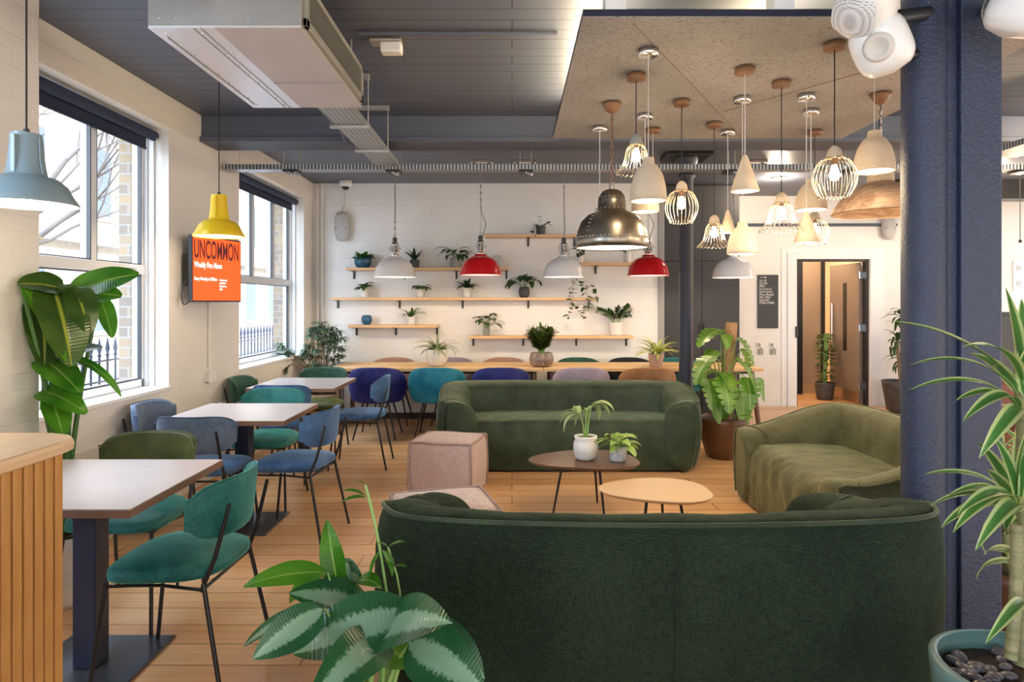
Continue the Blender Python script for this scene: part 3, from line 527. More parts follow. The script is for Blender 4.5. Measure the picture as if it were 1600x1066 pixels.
# box wall lamps/speakers, dome camera
def pill_speaker(label, x_, y_, z_):
    t = thing('wall_speaker', label, 'speaker', (x_, y_, z_), 0, 'grey pill-shaped wall speakers')
    rows = []
    for i in range(13):
        a = PI*i/12; rows.append([(math.copysign(abs(math.cos(b))**.8, math.cos(b))*.10*(math.sin(a)**.5 if 0 < i < 12 else .02), -.055-.065*abs(math.sin(b))*(math.sin(a)**.6 if 0 < i < 12 else .02)*(1 if math.sin(b) < 0 else -0.5), -.185*math.cos(a)*1.0) for b in [2*PI*k/20 for k in range(20)]])
    G().grid(rows, cv=True).build('housing', MT['grille'], t)
    G().ball((-.065, -.115, -.03), .007, seg=8, rings=5).ball((.065, -.115, -.03), .007, seg=8, rings=5).build('screw', MT['black'], t)
    G().tube([(0, -.05, .17), (0, -.02, .24), (0, 0, .25)], .012, 6).build('bracket', MT['wplast'], t); return t
x_, y_, z_ = W3(537, 355, YB); pill_speaker('grey pill-shaped speaker high on the shelf wall beside the window corner', x_, YB-.01, z_)
conduit('thin white conduit from the dome camera to the left speaker', [(x_+.02, YB-.012, z_+.25), (x_+.02, YB-.012, 2.93)], .008, 'wplast')
x_, y_, z_ = W3(1384, 355, YR); pill_speaker('grey pill-shaped speaker high on the wall right of the doorway', x_, YR-.01, z_)
t = thing('dome_camera', 'small white dome security camera under the ceiling in the shelf wall corner', 'camera', (-2.05, 8.12, HC))
G().lathe([(.0, -.001), (.075, -.001), (.075, -.06), (.06, -.075), (0, -.075)], seg=24).build('housing', MT['wplast'], t); G().ball((0, 0, -.075), .045, .045, .04).build('dome', MT['black_g'], t)
for k, (px, lb) in enumerate(((754, 'chrome twin spotlight on the ceiling above the left red pendant'), (820, 'chrome twin spotlight on the ceiling right of the left red pendant'), (1170, 'chrome twin spotlight on the ceiling behind the wire lamps'))):
    t = thing('ceiling_spotlight', lb, 'spotlight', (W3(px, 0, 7.15)[0], 6.95, HC), 0, 'small chrome ceiling spotlights')
    G().box(-.12, .12, -.03, .03, -.03, -.001, .004).build('mount', MT['chrome'], t)
    for s in (-.08, .08): G().lathe([(0, -.03), (.03, -.035), (.04, -.09), (.0, -.09)], (s, 0, 0), 14).build('spot_head', MT['chrome'], t)
t = thing('junction_box', 'clear junction box on the ceiling beside the steel air unit', 'junction box', (-.72, 3.78, HC)); G().box(-.09, .09, -.05, .05, -.02, -.001, .004).build('plate', MT['galv'], t); G().box(-.03, .09, -.04, .04, -.08, -.02, .01).build('cover', MT['wplast'], t)

# concrete raft with its brackets and top uplights
t = thing('ceiling_raft', 'mottled concrete panel hung flat below the ceiling over the sofas', 'ceiling panel', (1.4, 3.94, 2.70))
G().box(-1.09, 1.10, -1.06, 1.06, 0, .004).build('underside', MT['raft'], t)
G().box(-1.09, 1.10, -1.06, 1.06, .0045, .035).build('edge_frame', MT['dark'], t)
for xx, yy in ((-.99, -1.0), (-.25, -1.0), (-.99, .95), (.85, .95)): G().box(xx, xx+.09, yy-.05, yy+.05, .035, .258, .003).build('bracket', MT['wplast'], t)
g = G().tube([(-.86, -1.0, -.0012), (.35, 1.05, -.0012)], .0022, 4).tube([(.98, -1.05, -.0012), (-.02, .35, -.0012)], .0022, 4); g.build('joint_line', MT['edge'], t)
for xx in (-.95, 0, .95):
    G().box(xx-.04, xx+.04, -.9, .9, .036, .06, .003).build('uplight_batten', emis('uplight', (1, .80, .5), 18), t)
# column speakers, top right
def big_speaker(label, loc, rot, sc_=1.0):
    t = thing('ceiling_speaker', label, 'speaker', loc, 0, 'large white speakers fixed round the dark column'); t.rotation_euler = rot
    rows = []
    for i in range(17):
        z = -.12+.24*i/16; k = (1-abs(z/.12)**3.2)**.4 if abs(z) < .12 else .03
        rows.append([(math.copysign(abs(math.cos(b))**.7, math.cos(b))*.105*k, (.02+math.copysign(abs(math.sin(b))**.8, math.sin(b))*.105)*k, z) for b in [2*PI*j/28 for j in range(28)]])
    G().grid(rows, cv=True).build('housing', MT['wplast'], t)
    rows = []
    for i in range(13):
        z = -.10+.20*i/12; k = (1-abs(z/.102)**3)**.4 if abs(z) < .1 else .15
        rows.append([(u*.085*k, -.088*k-.012+.02*u*u, z) for u in [-1+2*j/12 for j in range(13)]])
    G().grid(rows).build('mesh_grille', MT['mesh'], t)
    G().lathe([(.045, 0), (.05, -.012), (.038, -.018), (.0, -.018)], (0, .118, 0), 24, M=Matrix.Rotation(PI/2, 4, 'X') if False else None) if False else None
    Mx = Matrix.Translation((0, .12, 0)) @ Matrix.Rotation(-PI/2, 4, 'X')
    G().lathe([(.0, .012), (.03, .012), (.036, .02), (.05, .02), (.056, 0)], seg=24, M=Mx).build('mount_plate', plain('speaker_back_ring', (.62, .58, .52), .5), t)
    return t
big_speaker('white speaker with a round mesh front pointing down, topmost left of the dark column', W3(1350, 12, 2.55), (.9, .5, -.7))
big_speaker('white speaker seen from its back, lower of the two left of the dark column', W3(1378, 70, 2.62), (-.4, .3, 2.4))
big_speaker('white speaker at the top right corner, right of the dark column', W3(1590, 5, 2.45), (-.5, .1, -2.4))
for pa, pb_, rr_, lb in ((W3(1378, 30, 2.56), (1.742, 2.74, 2.66), .028, 'black bracket arm holding the topmost white speaker'), (W3(1385, 92, 2.70), (1.742, 2.76, 2.50), .02, 'black bracket arm holding the lower left white speaker'), (W3(1572, 2, 2.55), (1.98, 2.74, 2.66), .025, 'black bracket arm holding the white speaker at the top right corner')):
    tag(G().tube([pa, pb_], rr_, 8).build('speaker_bracket', MT['black']), lb, 'bracket')

# TV screen
t = thing('wall_screen', 'orange fire alarm notice screen on the left wall between the windows', 'screen', (-2.38, 4.9, 1.46), math.atan2(.55, .14))
G().box(0, .57, 0, .035, 0, .505, .006).build('bezel', MT['black'], t); disp = G().box(.012, .558, -.002, 0, .012, .493).build('display', MT['orange'], t)
G().box(.03, .2, .036, .11, .12, .36, .006).build('wall_mount', MT['black'], t)
G().tube(catmull([(-.005, .05, .16), (-.035, .06, .06), (-.01, .06, -.02), (.04, .04, .02)], 6), .004, 6).build('power_cable', MT['black'], t)
def text(body, size, loc, mat, parent, sx=1.0, name='lettering', rot=(PI/2, 0, 0), bold=0, ext=.0006, align='LEFT', sp=1.0):
    cu = bpy.data.curves.new(name, 'FONT'); cu.body = body; cu.size = size; cu.extrude = ext; cu.offset = bold; cu.align_x = align; cu.space_line = sp
    to = bpy.data.objects.new(name+'_tmp', cu); col.objects.link(to)
    dg = bpy.context.evaluated_depsgraph_get(); me = bpy.data.meshes.new_from_object(to.evaluated_get(dg)); bpy.data.objects.remove(to)
    me.materials.clear(); me.materials.append(mat); o = bpy.data.objects.new(name, me); col.objects.link(o); o.parent = parent; o.location = loc; o.rotation_euler = rot; o.scale = (sx, 1, 1); return o
text('UNCOMMON', .195, (.016, -.0035, .335), MT['txt2'], disp, .43, 'headline', bold=.003)
text('Weekly Fire Alarm', .062, (.022, -.0035, .262), MT['txt'], disp, .64, 'subheading', bold=.0008)
text('Every Monday at 9:00am', .036, (.022, -.0035, .165), MT['txt'], disp, .70, 'time_text', bold=.0006)
text('Simultaneously\nspeak follow\nReception are\ncallers', .024, (.30, -.0035, .165), MT['txt'], disp, .62, 'small_print')
# wayfinding sign, sockets and door button on the right wall
x0, _, z0 = W3(1184, 513, YR-.02); t = thing('wayfinding_sign', 'tall black wall sign with white room codes left of the doorway', 'sign', (x0, YR-.02, z0))
bd = G().box(0, .29, 0, .018, 0, .75, .002).build('board', MT['black_g'], t)
G().tube([(.03, -.002, .715), (.12, -.002, .715)], .003, 4).tube([(.10, -.002, .73), (.122, -.002, .715), (.10, -.002, .70)], .003, 4).build('arrow', MT['signw'], bd)
text('1C-1O\n2.H-2.K\nMR.5\nLL1.A-LL1.F\nLL0.A-LL0.G\nPhone Booths\nMR.1-MR.4\nL0.A-L0.F\nZT001-ZT002', .042, (.022, -.001, .655), MT['signw'], bd, .85, 'lettering', sp=.93)
for px, lb in ((1186, 'wall switch plate with hanging keys left of the other, under the black sign'), (1206, 'wall switch plate with hanging tags nearer the doorway')):
    x0, _, z0 = W3(px, 540, YR-.01); t = thing('switch_plate', lb, 'switch', (x0, YR-.012, z0)); G().box(-.035, .035, 0, .011, -.03, .045, .002).build('plate', MT['wplast'], t); G().box(-.02, .02, -.004, 0, -.015, .03, .002).build('dial', MT['cerg'], t)
    G().tube([(.02, -.004, -.03), (.05, -.004, -.06), (.045, -.004, -.13)], .008, 5).box(-.02, .02, -.003, .0, -.13, -.05).build('tag', MT['cerg'], t)
x0, _, z0 = W3(1245, 519, YR-.04); tag(G().box(x0-.02, x0+.02, YR-.045, YR-.031, z0-.08, z0+.08, .004).build('door_reader', MT['black']), 'small black card reader on the white door surround', 'card reader')
x0, _, z0 = W3(1590, 432, YR-.02); t = thing('safety_sign', 'white wall panel with two small symbols right of the dark column', 'sign', (x0, YR-.01, z0)); pn = G().box(-.06, .08, -.012, .009, -.22, .22, .004).build('panel', MT['wplast'], t)
for zz in (.12, -.1): G().lathe([(.022, 0), (.03, 0), (.03, .003), (.022, .003)], seg=20, M=Matrix.Translation((.01, -.013, zz)) @ Matrix.Rotation(PI/2, 4, 'X')).build('symbol', MT['cerg'], pn)
# ============================================================ FURNITURE
def make_sofa(name, label, loc, rz, W, D, mat, hb=.70, ha=.50, group=None, bow=.10):
    t = thing(name, label, 'sofa', loc, rz, group)
    half = [(-.462, -.50), (-.49, -.40), (-.50, -.15), (-.497, .10), (-.482, .27), (-.445, .40), (-.36, .475), (-.2, .50+bow*.02), (0, .50+bow*.04)]
    ctrl = [(a*W, b*D) for a, b in half]; ctrl += [(-a, b) for a, b in ctrl[-2::-1]]
    path = catmull([(a, b, 0) for a, b in ctrl], 7); n = len(path)
    def hgt(i):
        y = path[i].y/D+.5                      # 0 front .. 1 back
        k = min(1, max(0, (y-.02)/.80)); return ha+(hb-ha)*(k*k*(3-2*k))
    def thick(i):
        y = path[i].y/D+.5; return .265-.03*min(1, max(0, (y-.6)/.4))
    def section(i, dy=0, sc_=1.0):
        p = path[i]; tg = (path[min(i+1, n-1)]-path[max(i-1, 0)]).normalized(); inn = Vector((tg.y, -tg.x, 0))
        if i == 0: inn = Vector((1, 0, 0)).lerp(inn, .0)
        if i == n-1: inn = Vector((-1, 0, 0))
        h = hgt(i); T = thick(i)
        prof = [(.075, .012), (.035, .05), (.008, .18), (-.012, .34), (-.008, h-.14), (.008, h-.05), (.022, h-.018), (.036, h), (.075, h+.008), (T*.55, h+.004), (T-.035, h-.022), (T-.004, h-.07), (T+.012, h-.16 if h > .6 else h-.1), (T+.03, .40), (T+.02, .25), (T, .03), (T*.5, .012)]
        cx, cz = T*.5, h*.5
        return [p+Vector((0, dy, 0))+inn*(cx+(a-cx)*sc_)+Vector((0, 0, cz+(z-cz)*(1-(1-sc_)*.35))) for a, z in prof]
    rows = [section(0, -.034, .62), section(0, -.028, .82), section(0, -.014, .94)]+[section(i) for i in range(n)]+[section(n-1, -.014, .94), section(n-1, -.028, .82), section(n-1, -.034, .62)]
    g = G().grid(rows, cv=True); g.add(rows[0], [tuple(range(17))[::-1]], True); g.add(rows[-1], [tuple(range(17))], True)
    o = g.build('back_and_arms', mat, t); ba = o
    tx = bpy.data.textures.get('soft') or bpy.data.textures.new('soft', 'CLOUDS'); tx.noise_scale = .22
    sb = o.modifiers.new('sub', 'SUBSURF'); sb.levels = sb.render_levels = 2
    dm = o.modifiers.new('soft', 'DISPLACE'); dm.texture = tx; dm.strength = .018; dm.mid_level = .5
    # piping on the outer top edge, down both arm fronts
    pts = [section(i)[6]+Vector((0, 0, .012)) for i in range(n)]
    fr0 = [section(0, -.016, .97)[k]+Vector((-.006, -.012, 0)) for k in (1, 2, 3, 4, 5, 6)]; fr1 = [section(n-1, -.016, .97)[k]+Vector((.006, -.012, 0)) for k in (6, 5, 4, 3, 2, 1)]
    G().tube(catmull(fr0, 3)+pts[1:-1]+catmull(fr1, 3), .0085, 8).build('piping', mat, ba)
    # top-inner welt across the arm crest
    for i0, s in ((5, 1), (n-6, -1)): G().tube([section(i0)[k]+Vector((0, 0, .003)) for k in (7, 8, 9, 10, 11)], .004, 6).build('arm_seam', mat, ba)
    for i0 in (int(n*.30), n-1-int(n*.30)): G().tube([section(i0)[k] for k in (11, 12, 13)], .003, 5).build('corner_seam', mat, ba)
    # seat
    xi = W/2-.22; rows = []; prof = [(-.505, .02), (-.515, .10), (-.518, .25), (-.512, .34), (-.49, .395), (-.45, .425), (-.38, .437), (0, .44), (.25, .425), (.34, .42), (.34, .05)]
    for k in range(25):
        u = -1+2*k/24; cr = .012*(1-u**4); sh = .0 if abs(u) < 1 else .02
        rows.append([(u*xi, a*D+sh, z+(cr if z > .3 else 0)) for a, z in prof])
    g = G().grid(rows, flip=True); o = g.build('seat', mat, t)
    sb = o.modifiers.new('sub', 'SUBSURF'); sb.levels = sb.render_levels = 2
    tx2 = bpy.data.textures.get('rumple') or bpy.data.textures.new('rumple', 'CLOUDS'); tx2.noise_scale = .11
    dm = o.modifiers.new('soft', 'DISPLACE'); dm.texture = tx2; dm.strength = .022
    return t, section, n
make_sofa('sofa', 'dark green velvet three-seat sofa facing the camera behind the coffee tables', (.50, 6.05, 0), 0, 2.34, .80, MT['velv_sofa'], ha=.60)
make_sofa('sofa', 'olive green velvet two-seat sofa seen from its side beside the dark column', (2.16, 4.16, 0), -PI/2, 1.72, .92, MT['velv_olive'], hb=.70, ha=.52)
nb = linen('woven_dark_green', (.0045, .011, .005), (.021, .036, .017), 1.25, .85, .25, (.15, .22, .13))
ns, sec, n_ = make_sofa('sofa', 'dark green sofa in the foreground seen from its plain seamed back', (.55, 2.67, 0), PI, 2.16, .84, MT['velv_sofa'], hb=.70, ha=.56, bow=1.0)
for c in ns.children:
    if c.name.startswith('back_and_arms'): c.material_slots[0].material = nb
mid = n_//2; G().tube([sec(mid)[k]+Vector((0, .004, 0)) for k in (6, 5, 4, 3, 2, 1)], .0035, 6).build('centre_seam', nb, ns)
# big loose cushion rolls inside its arms
for s, z in ((-1, .60), (1, .56)):
    pass

def pouf(label, loc, rz, sx_, sy_, h):
    t = thing('pouf', label, 'pouf', loc, rz, 'pink linen cube poufs')
    rows = []
    def sq(a, e): return math.copysign(abs(math.cos(a))**e, math.cos(a)), math.copysign(abs(math.sin(a))**e, math.sin(a))
    prof = [(0.0, .0), (.7, .0), (.955, .004), (.985, .02), (1.0, .10), (1.018, h*.35), (1.022, h*.55), (1.01, h*.8), (.985, h-.03), (.955, h-.008), (.8, h+.004), (.4, h+.012), (0.0, h+.014)]
    for k, z in prof:
        k = max(k, .01); rows.append([(sx_/2*k*sq(2*PI*j/64, .16)[0], sy_/2*k*sq(2*PI*j/64, .16)[1], z) for j in range(64)])
    pbody = G().grid(rows, cv=True).build('body', MT['pinkl'], t)
    a, b = sx_/2*.965, sy_/2*.965; r4 = [(-1, -1), (1, -1), (1, 1), (-1, 1)]
    for z in (h-.006, .012):
        pts = []
        for k in range(4):
            p, q = r4[k], r4[(k+1) % 4]; pts += [(a*(p[0]*(1-u)+q[0]*u)*(1.012), b*(p[1]*(1-u)+q[1]*u)*1.012, z+.004*math.sin(u*9+k)) for u in [0.02, .2, .4, .6, .8, .98]]
        G().tube(pts, .0065, 7, closed=True).build('piping', MT['pinkp'], pbody)
    for p in r4: G().tube(catmull([(a*p[0]*1.01, b*p[1]*1.01, .012), (a*p[0]*1.035, b*p[1]*1.035, h*.3), (a*p[0]*1.035, b*p[1]*1.035, h*.6), (a*p[0]*1.01, b*p[1]*1.01, h-.006)], 4), .0065, 7).build('piping', MT['pinkp'], pbody)
    return t
pouf('pink linen pouf standing whole in front of the far sofa', (-.49, 5.12, 0), math.radians(-13), .50, .45, .41)
pouf('pink linen pouf half hidden behind the foreground sofa', (-.36, 3.47, 0), math.radians(16), .52, .48, .41)

def coffee(label, loc, rz, z, sx_, sy_, mat, emat, pts3):
    t = thing('coffee_table', label, 'coffee table', loc, rz)
    def out(k, a):
        r_ = 1/(abs(math.cos(a))**2.1+abs(math.sin(a))**2.1)**(1/2.1)*(1+.075*math.cos(3*a+2.6)); return (k*sx_/2*r_*math.cos(a), k*sy_/2*r_*math.sin(a))
    N = 72; ring = lambda k, zz: [(*out(k, 2*PI*j/N), zz) for j in range(N)]
    g = G().grid([ring(.01, z), ring(.6, z), ring(.975, z)], cv=True); tt = g.build('tabletop', mat, t)
    g = G().grid([ring(.01, z-.022), ring(.6, z-.022), ring(.93, z-.022), ring(.99, z-.008), ring(1, z-.003), ring(.992, z), ring(.975, z)], cv=True); g.build('bevelled_edge', emat, tt)
    for x_, y_ in pts3: G().tube([(x_*.72, y_*.72, z-.02), (x_, y_, 0)], [.010, .007], 10).build('leg', MT['black'], t)
    return t
coffee('taller dark walnut coffee table with two potted plants on it', (.52, 4.62, 0), 0, .36, .76, .56, MT['walnut'], MT['walnut'], [(-.235, -.06), (.10, .17), (.10, -.20)])
coffee('lower sand-coloured coffee table partly under the walnut one', (.90, 4.08, 0), math.radians(-8), .30, .68, .52, MT['tan'], MT['tan'], [(-.10, -.17), (.17, -.13), (.05, .18), ])

# square tables on pedestal bases
def cafe_table(label, x0, x1, y0, y1, z=.74, cat='table'):
    cx, cy = (x0+x1)/2, (y0+y1)/2; t = thing('square_table', label, cat, (cx, cy, 0), 0, 'square pedestal tables along the windows'); a, b = (x1-x0)/2, (y1-y0)/2
    G().box(-a+.002, a-.002, -b+.002, b-.002, z-.004, z, .001).build('tabletop', MT['laminate'], t); tt = t.children[0]
    G().box(-a, a, -b, b, z-.032, z-.0045, .001).build('edge_band', MT['edge'], tt)
    G().box(-.045, .045, -.045, .045, .014, z-.04, .003).build('pedestal', MT['dark'], t)
    G().box(-.15, .15, -.15, .15, z-.042, z-.0325, .002).build('mounting_plate', MT['black'], t)
    G().box(-.225, .225, -.225, .225, 0, .012, .003).build('base_plate', plain('steel_base_plate', (.10, .11, .13), .3, .7), t)
    return t
cafe_table('square pale-topped table nearest the camera beside the slatted counter', -2.05, -1.315, 2.27, 3.0)
cafe_table('square pale-topped table in the middle of the window row', -2.14, -1.375, 3.98, 4.68)
cafe_table('square pale-topped table farthest down the window row, near the corner bush', -2.225, -1.485, 5.50, 6.28)

# chairs with curved pad backs
def make_chair():
    t = thing('velvet_chair', 'x', 'chair', (0, 0, 0), 0, 'velvet chairs with black tube legs')
    rows = []
    prof = [(.01, .442), (.6, .440), (.9, .442), (.985, .452), (1.0, .468), (.985, .484), (.9, .495), (.6, .502), (.01, .504)]
    for k, z in prof:
        row = []
        for j in range(48):
            a = 2*PI*j/48; c, s = math.cos(a), math.sin(a); e_ = .62
            X = math.copysign(abs(c)**e_, c); Y = math.copysign(abs(s)**e_, s); wf = 1+.10*Y
            row.append((.225*k*X*wf, .225*k*Y, z-.018*(1 if Y > 0 else 0)*Y*Y*k*k-.010*X*X*k))
        rows.append(row)
    G().grid(rows, cv=True).build('seat', MT['teal'], t)
    def back(z0, z1, Rr, th, yc, tp, lean=.10, A=math.radians(52)):
        rows = []; N = 28
        for i in range(N+1):
            u = -1+2*i/N; a = u*A; hk = (1-abs(u)**5)**.5 if abs(u) < 1 else .0; hk = max(hk, .55 if abs(u) < 1 else .5); tk = max(.12, (1-abs(u)**8)**.5)
            zm, hh = (z0+z1)/2+.0, (z1-z0)/2*hk; row = []
            for j in range(20):
                b = 2*PI*j/20; cz = math.copysign(abs(math.sin(b))**.45, math.sin(b)); cr = math.copysign(abs(math.cos(b))**.6, math.cos(b))
                z = zm+cz*hh; r_ = Rr+cr*tp/2*tk+(z-z0)*lean; row.append((r_*math.sin(a), yc-r_*math.cos(a), z))
            rows.append(row)
        g = G().grid(rows, cv=True); g.add(rows[0], [tuple(range(20))]); g.add(rows[-1], [tuple(range(20))[::-1]]); return g
    bk = back(.575, .795, .285, 0, .055, .034).build('backrest', MT['teal'], t)
    # piping round the pad rim
    pts = []
    for i in range(57):
        u = -1+2*i/56; a = u*math.radians(52); hk = max((1-abs(u)**5)**.5 if abs(u) < 1 else 0, .55); z = .685+.11*hk; r_ = .285+(z-.575)*.10+.010
        pts.append((r_*math.sin(a), .055-r_*math.cos(a), z))
    G().tube(pts, .004, 6).build('piping', MT['teal'], bk)
    for s in (-1, 1):
        G().tube([(s*.195, .185, .43), (s*.222, .238, 0)], .0085, 10).build('leg', MT['black'], t)
        G().tube([(s*.190, -.175, .43), (s*.222, -.262, 0)], .0085, 10).build('leg', MT['black'], t)
        G().tube([(s*.186, -.165, .40), (s*.178, -.212, .52), (s*.168, -.262, .715)], [.0085, .0085, .0075], 10).build('back_strut', MT['black'], t)
        G().tube([(s*.188, -.17, .405), (s*.155, 0, .405), (s*.160, .10, .405), (s*.197, .19, .415)], .0065, 8).build('side_rail', MT['black'], t)
        for y_ in (-.06, .08): G().tube([(s*.157, y_, .405), (s*.157, y_, .445)], .006, 6).build('spacer', MT['black'], t)
    G().tube([(-.188, -.17, .405), (.188, -.17, .405)], .0065, 8).build('cross_rail', MT['black'], t)
    G().tube([(-.160, .10, .405), (.160, .10, .405)], .0065, 8).build('cross_rail', MT['black'], t)
    return t
c0 = make_chair(); first = True
def chair(label, x, y, rz, mat, seat=None):
    global first
    if first: c = c0; first = False; c.location = (x, y, 0); c.rotation_euler = (0, 0, rz); c['label'] = label
    else: c = dup(c0, (x, y, 0), rz, label)
    recolor(c, ('seat', 'backrest', 'piping'), mat)
    if seat: recolor(c, ('seat',), seat)
Q = PI/2
chair('teal velvet chair nearest the camera, right side of the nearest square table', -1.29, 2.595, Q-.04, MT['teal'])
chair('green velvet chair with warm-lit back at the far side of the nearest square table', -1.80, 3.12, PI, MT['olive'], MT['teal'])  # same fabric throughout; warm light on the backrest painted in as olive
chair('slate blue velvet chair seen from behind at the near side of the middle table', -1.86, 4.03, 0, MT['greyb'], MT['slate'])
chair('grey-blue velvet chair between the window wall and the middle table', -2.21, 4.36, -Q, MT['greyb'])
chair('slate blue velvet chair in the aisle at the right of the middle table', -1.36, 4.15, Q-.12, MT['slate'])
chair('teal velvet chair at the far side of the middle table', -1.80, 4.83, PI, MT['teal'])
chair('bright blue velvet chair seen from behind at the near side of the farthest square table', -1.87, 5.50, 0, MT['slate'])
chair('bottle green velvet chair between the window wall and the farthest square table', -2.22, 5.86, -Q, MT['green'], MT['teal'])
chair('grey-blue velvet chair in the aisle at the right of the farthest square table', -1.36, 5.92, Q+.04, MT['slate'])
chair('green velvet chair at the far side of the farthest square table, by the corner bush', -1.90, 6.50, PI, MT['green'], MT['olive'])

# communal tables and tub chairs
def long_table(label, x0, x1):
    t = thing('long_table', label, 'table', ((x0+x1)/2, 7.62, 0), 0, 'long honey oak tables under the shelves'); a = (x1-x0)/2
    G().box(-a, a, -.39, .385, .70, .735, .003).build('tabletop', MT['oak'], t)
    for s in (-1, 1):
        for q in (-1, 1): G().tube([(s*(a-.10), q*.30, .70), (s*(a-.02 if s*x1 > 2 else a-.10), q*.34, 0)], .028, 4).build('leg', MT['edge'], t)
    G().box(-a+.12, a-.12, -.25, .25, .66, .699, .003).build('apron', MT['black'], t)
    return t
long_table('left half of the long honey oak table below the shelves', -2.02, .345); long_table('right half of the long honey oak table, reaching the monstera', .352, 2.76)
def make_tub():
    t = thing('tub_chair', 'x', 'chair', (0, 0, 0), 0, 'upholstered tub chairs around the long table')
    rows = []; N = 36; A = math.radians(112)
    for i in range(N+1):
        u = -1+2*i/N; a = u*A; k = abs(u); top = .775-.20*k**2.6; bot = .39+.0*k; hk = (1-k**14) if k < 1 else .15; hk = max(hk, .35); row = []
        for j in range(20):
            b = 2*PI*j/20; cz = math.copysign(abs(math.sin(b))**.5, math.sin(b)); cr = math.copysign(abs(math.cos(b))**.7, math.cos(b)); zm, hh = (top+bot)/2, (top-bot)/2*hk; z = zm+cz*hh
            r_ = .245+.045*math.sin(max(0, min(1, (z-bot)/(top-bot+1e-6)))*PI*.75)+cr*.022*hk; row.append((r_*math.sin(a)*1.02, .0-r_*math.cos(a)*.95, z))
        rows.append(row)
    g = G().grid(rows, cv=True); g.add(rows[0], [tuple(range(20))]); g.add(rows[-1], [tuple(range(20))[::-1]]); g.build('shell', MT['navyv'], t)
    G().lathe([(0, .40), (.20, .395), (.235, .41), (.24, .44), (.22, .468), (.12, .478), (0, .48)], (0, .01, 0), 32).build('seat', MT['navyv'], t)
    for s in (-1, 1):
        for q in (-1, 1): G().tube([(s*.13, q*.12, .40), (s*.225, q*.22, 0)], [.011, .008], 10).build('leg', MT['black'], t)
    return t
b0 = make_tub(); firstb = True
def tub(label, x, y, rz, mat):
    global firstb
    if firstb: c = b0; firstb = False; c.location = (x, y, 0); c.rotation_euler = (0, 0, rz); c['label'] = label
    else: c = dup(b0, (x, y, 0), rz, label)
    recolor(c, ('shell', 'seat'), mat)
fx = lambda px, Y: (px-800)*Y/1030
for px, m, lb in ((590, 'navyv', 'navy blue tub chair, leftmost on the near side of the long table'), (683, 'cyan', 'petrol blue tub chair beside the left arm of the far sofa'),
                  (783, 'navyv', 'navy blue tub chair just showing over the far sofa, near side of the long table'), (908, 'mauve', 'mauve tub chair top showing above the middle of the far sofa'), (1011, 'rust', 'rust brown tub chair top showing above the right of the far sofa')):
    tub(lb, fx(px, 7.15), 7.18, 0, MT[m])
for px, m, lb in ((613, 'peach', 'peach tub chair behind the left end of the long table'), (706, 'mauve', 'pale mauve tub chair behind the white bowl plant'), (787, 'peach', 'orange-tan tub chair behind the long table left of the round brown pot'),
                  (905, 'green', 'green tub chair behind the long table right of the round brown pot'), (986, 'blackv', 'black tub chair behind the long table beside the yellow spider plant'), (1062, 'teal', 'teal tub chair behind the long table at the iron column')):
    tub(lb, fx(px, 8.0), 7.985, PI, MT[m])

# slatted counter, bottom left
t = thing('slatted_counter', 'oak slatted counter with pale wooden top at the left front', 'counter', (-1.9, 1.2, 0))
rows = []; ctr = [(.0, -1.2), (.61, -1.2), (.61, .70), (.60, .76), (.56, .805), (.50, .83), (.0, .83)]
for zz, k in ((1.012, -.012), (1.018, -.002), (1.036, 0), (1.048, -.003), (1.052, -.008)): rows.append([(x_+(k if x_ > 0 else 0), y_+(k if y_ > 0 else 0), zz) for x_, y_ in ctr])
g = G().grid(rows, cv=True, sm=False); g.add(rows[-1], [tuple(range(7))], False); g.add(rows[0], [tuple(range(7))[::-1]], False); g.build('worktop', MT['counter'], t)
G().box(.02, .545, -1.18, .76, 0, 1.011).build('carcass', plain('counter_dark_core', (.10, .05, .02), .7), t)
s0 = None
for k in range(46):
    yy = .735-k*.0405
    if s0 is None: s0 = G().box(.545, .572, -.0155, .0155, .0, 1.010, .003).build('slat', MT['slat'], t); s0.location = (0, yy, 0)
    else: c = s0.copy(); col.objects.link(c); c.location = (0, yy, 0)
# furniture beyond the dark column
t = thing('black_cabinet', 'tall black cabinet beyond the big dark column', 'cabinet', (6.05, 8.3, 0)); G().box(-.3, .9, -.25, .25, .05, 1.34, .01).build('body', MT['black_g'], t)
for k in (-.28, .31): G().box(k, k+.56, -.27, -.251, .1, 1.3, .005).build('cabinet_door', MT['black_g'], t)
G().box(-.28, .88, -.22, .22, 0, .05).build('plinth', MT['black'], t)
t = thing('leather_armchair', 'rust leather armchair beyond the big dark column', 'armchair', (4.2, 5.35, 0), -.3)
G().box(-.35, .35, -.3, .3, .18, .42, .05).build('seat', MT['leather'], t); G().box(-.35, .35, .2, .36, .3, .82, .06).build('backrest', MT['leather'], t)
for s in (-1, 1):
    G().box(s*.35-.06, s*.35+.06, -.3, .34, .18, .6, .05).build('armrest', MT['leather'], t)
    for q in (-.25, .28): G().tube([(s*.3, q, .2), (s*.33, q*1.08, 0)], .014, 8).build('leg', MT['black'], t)
tag(G().box(1.05, 1.34, 3.42, 3.50, 0, .02, .004).build('floor_socket_cover', MT['black_g']), 'dark floor socket cover just behind the foreground sofa', 'floor socket')
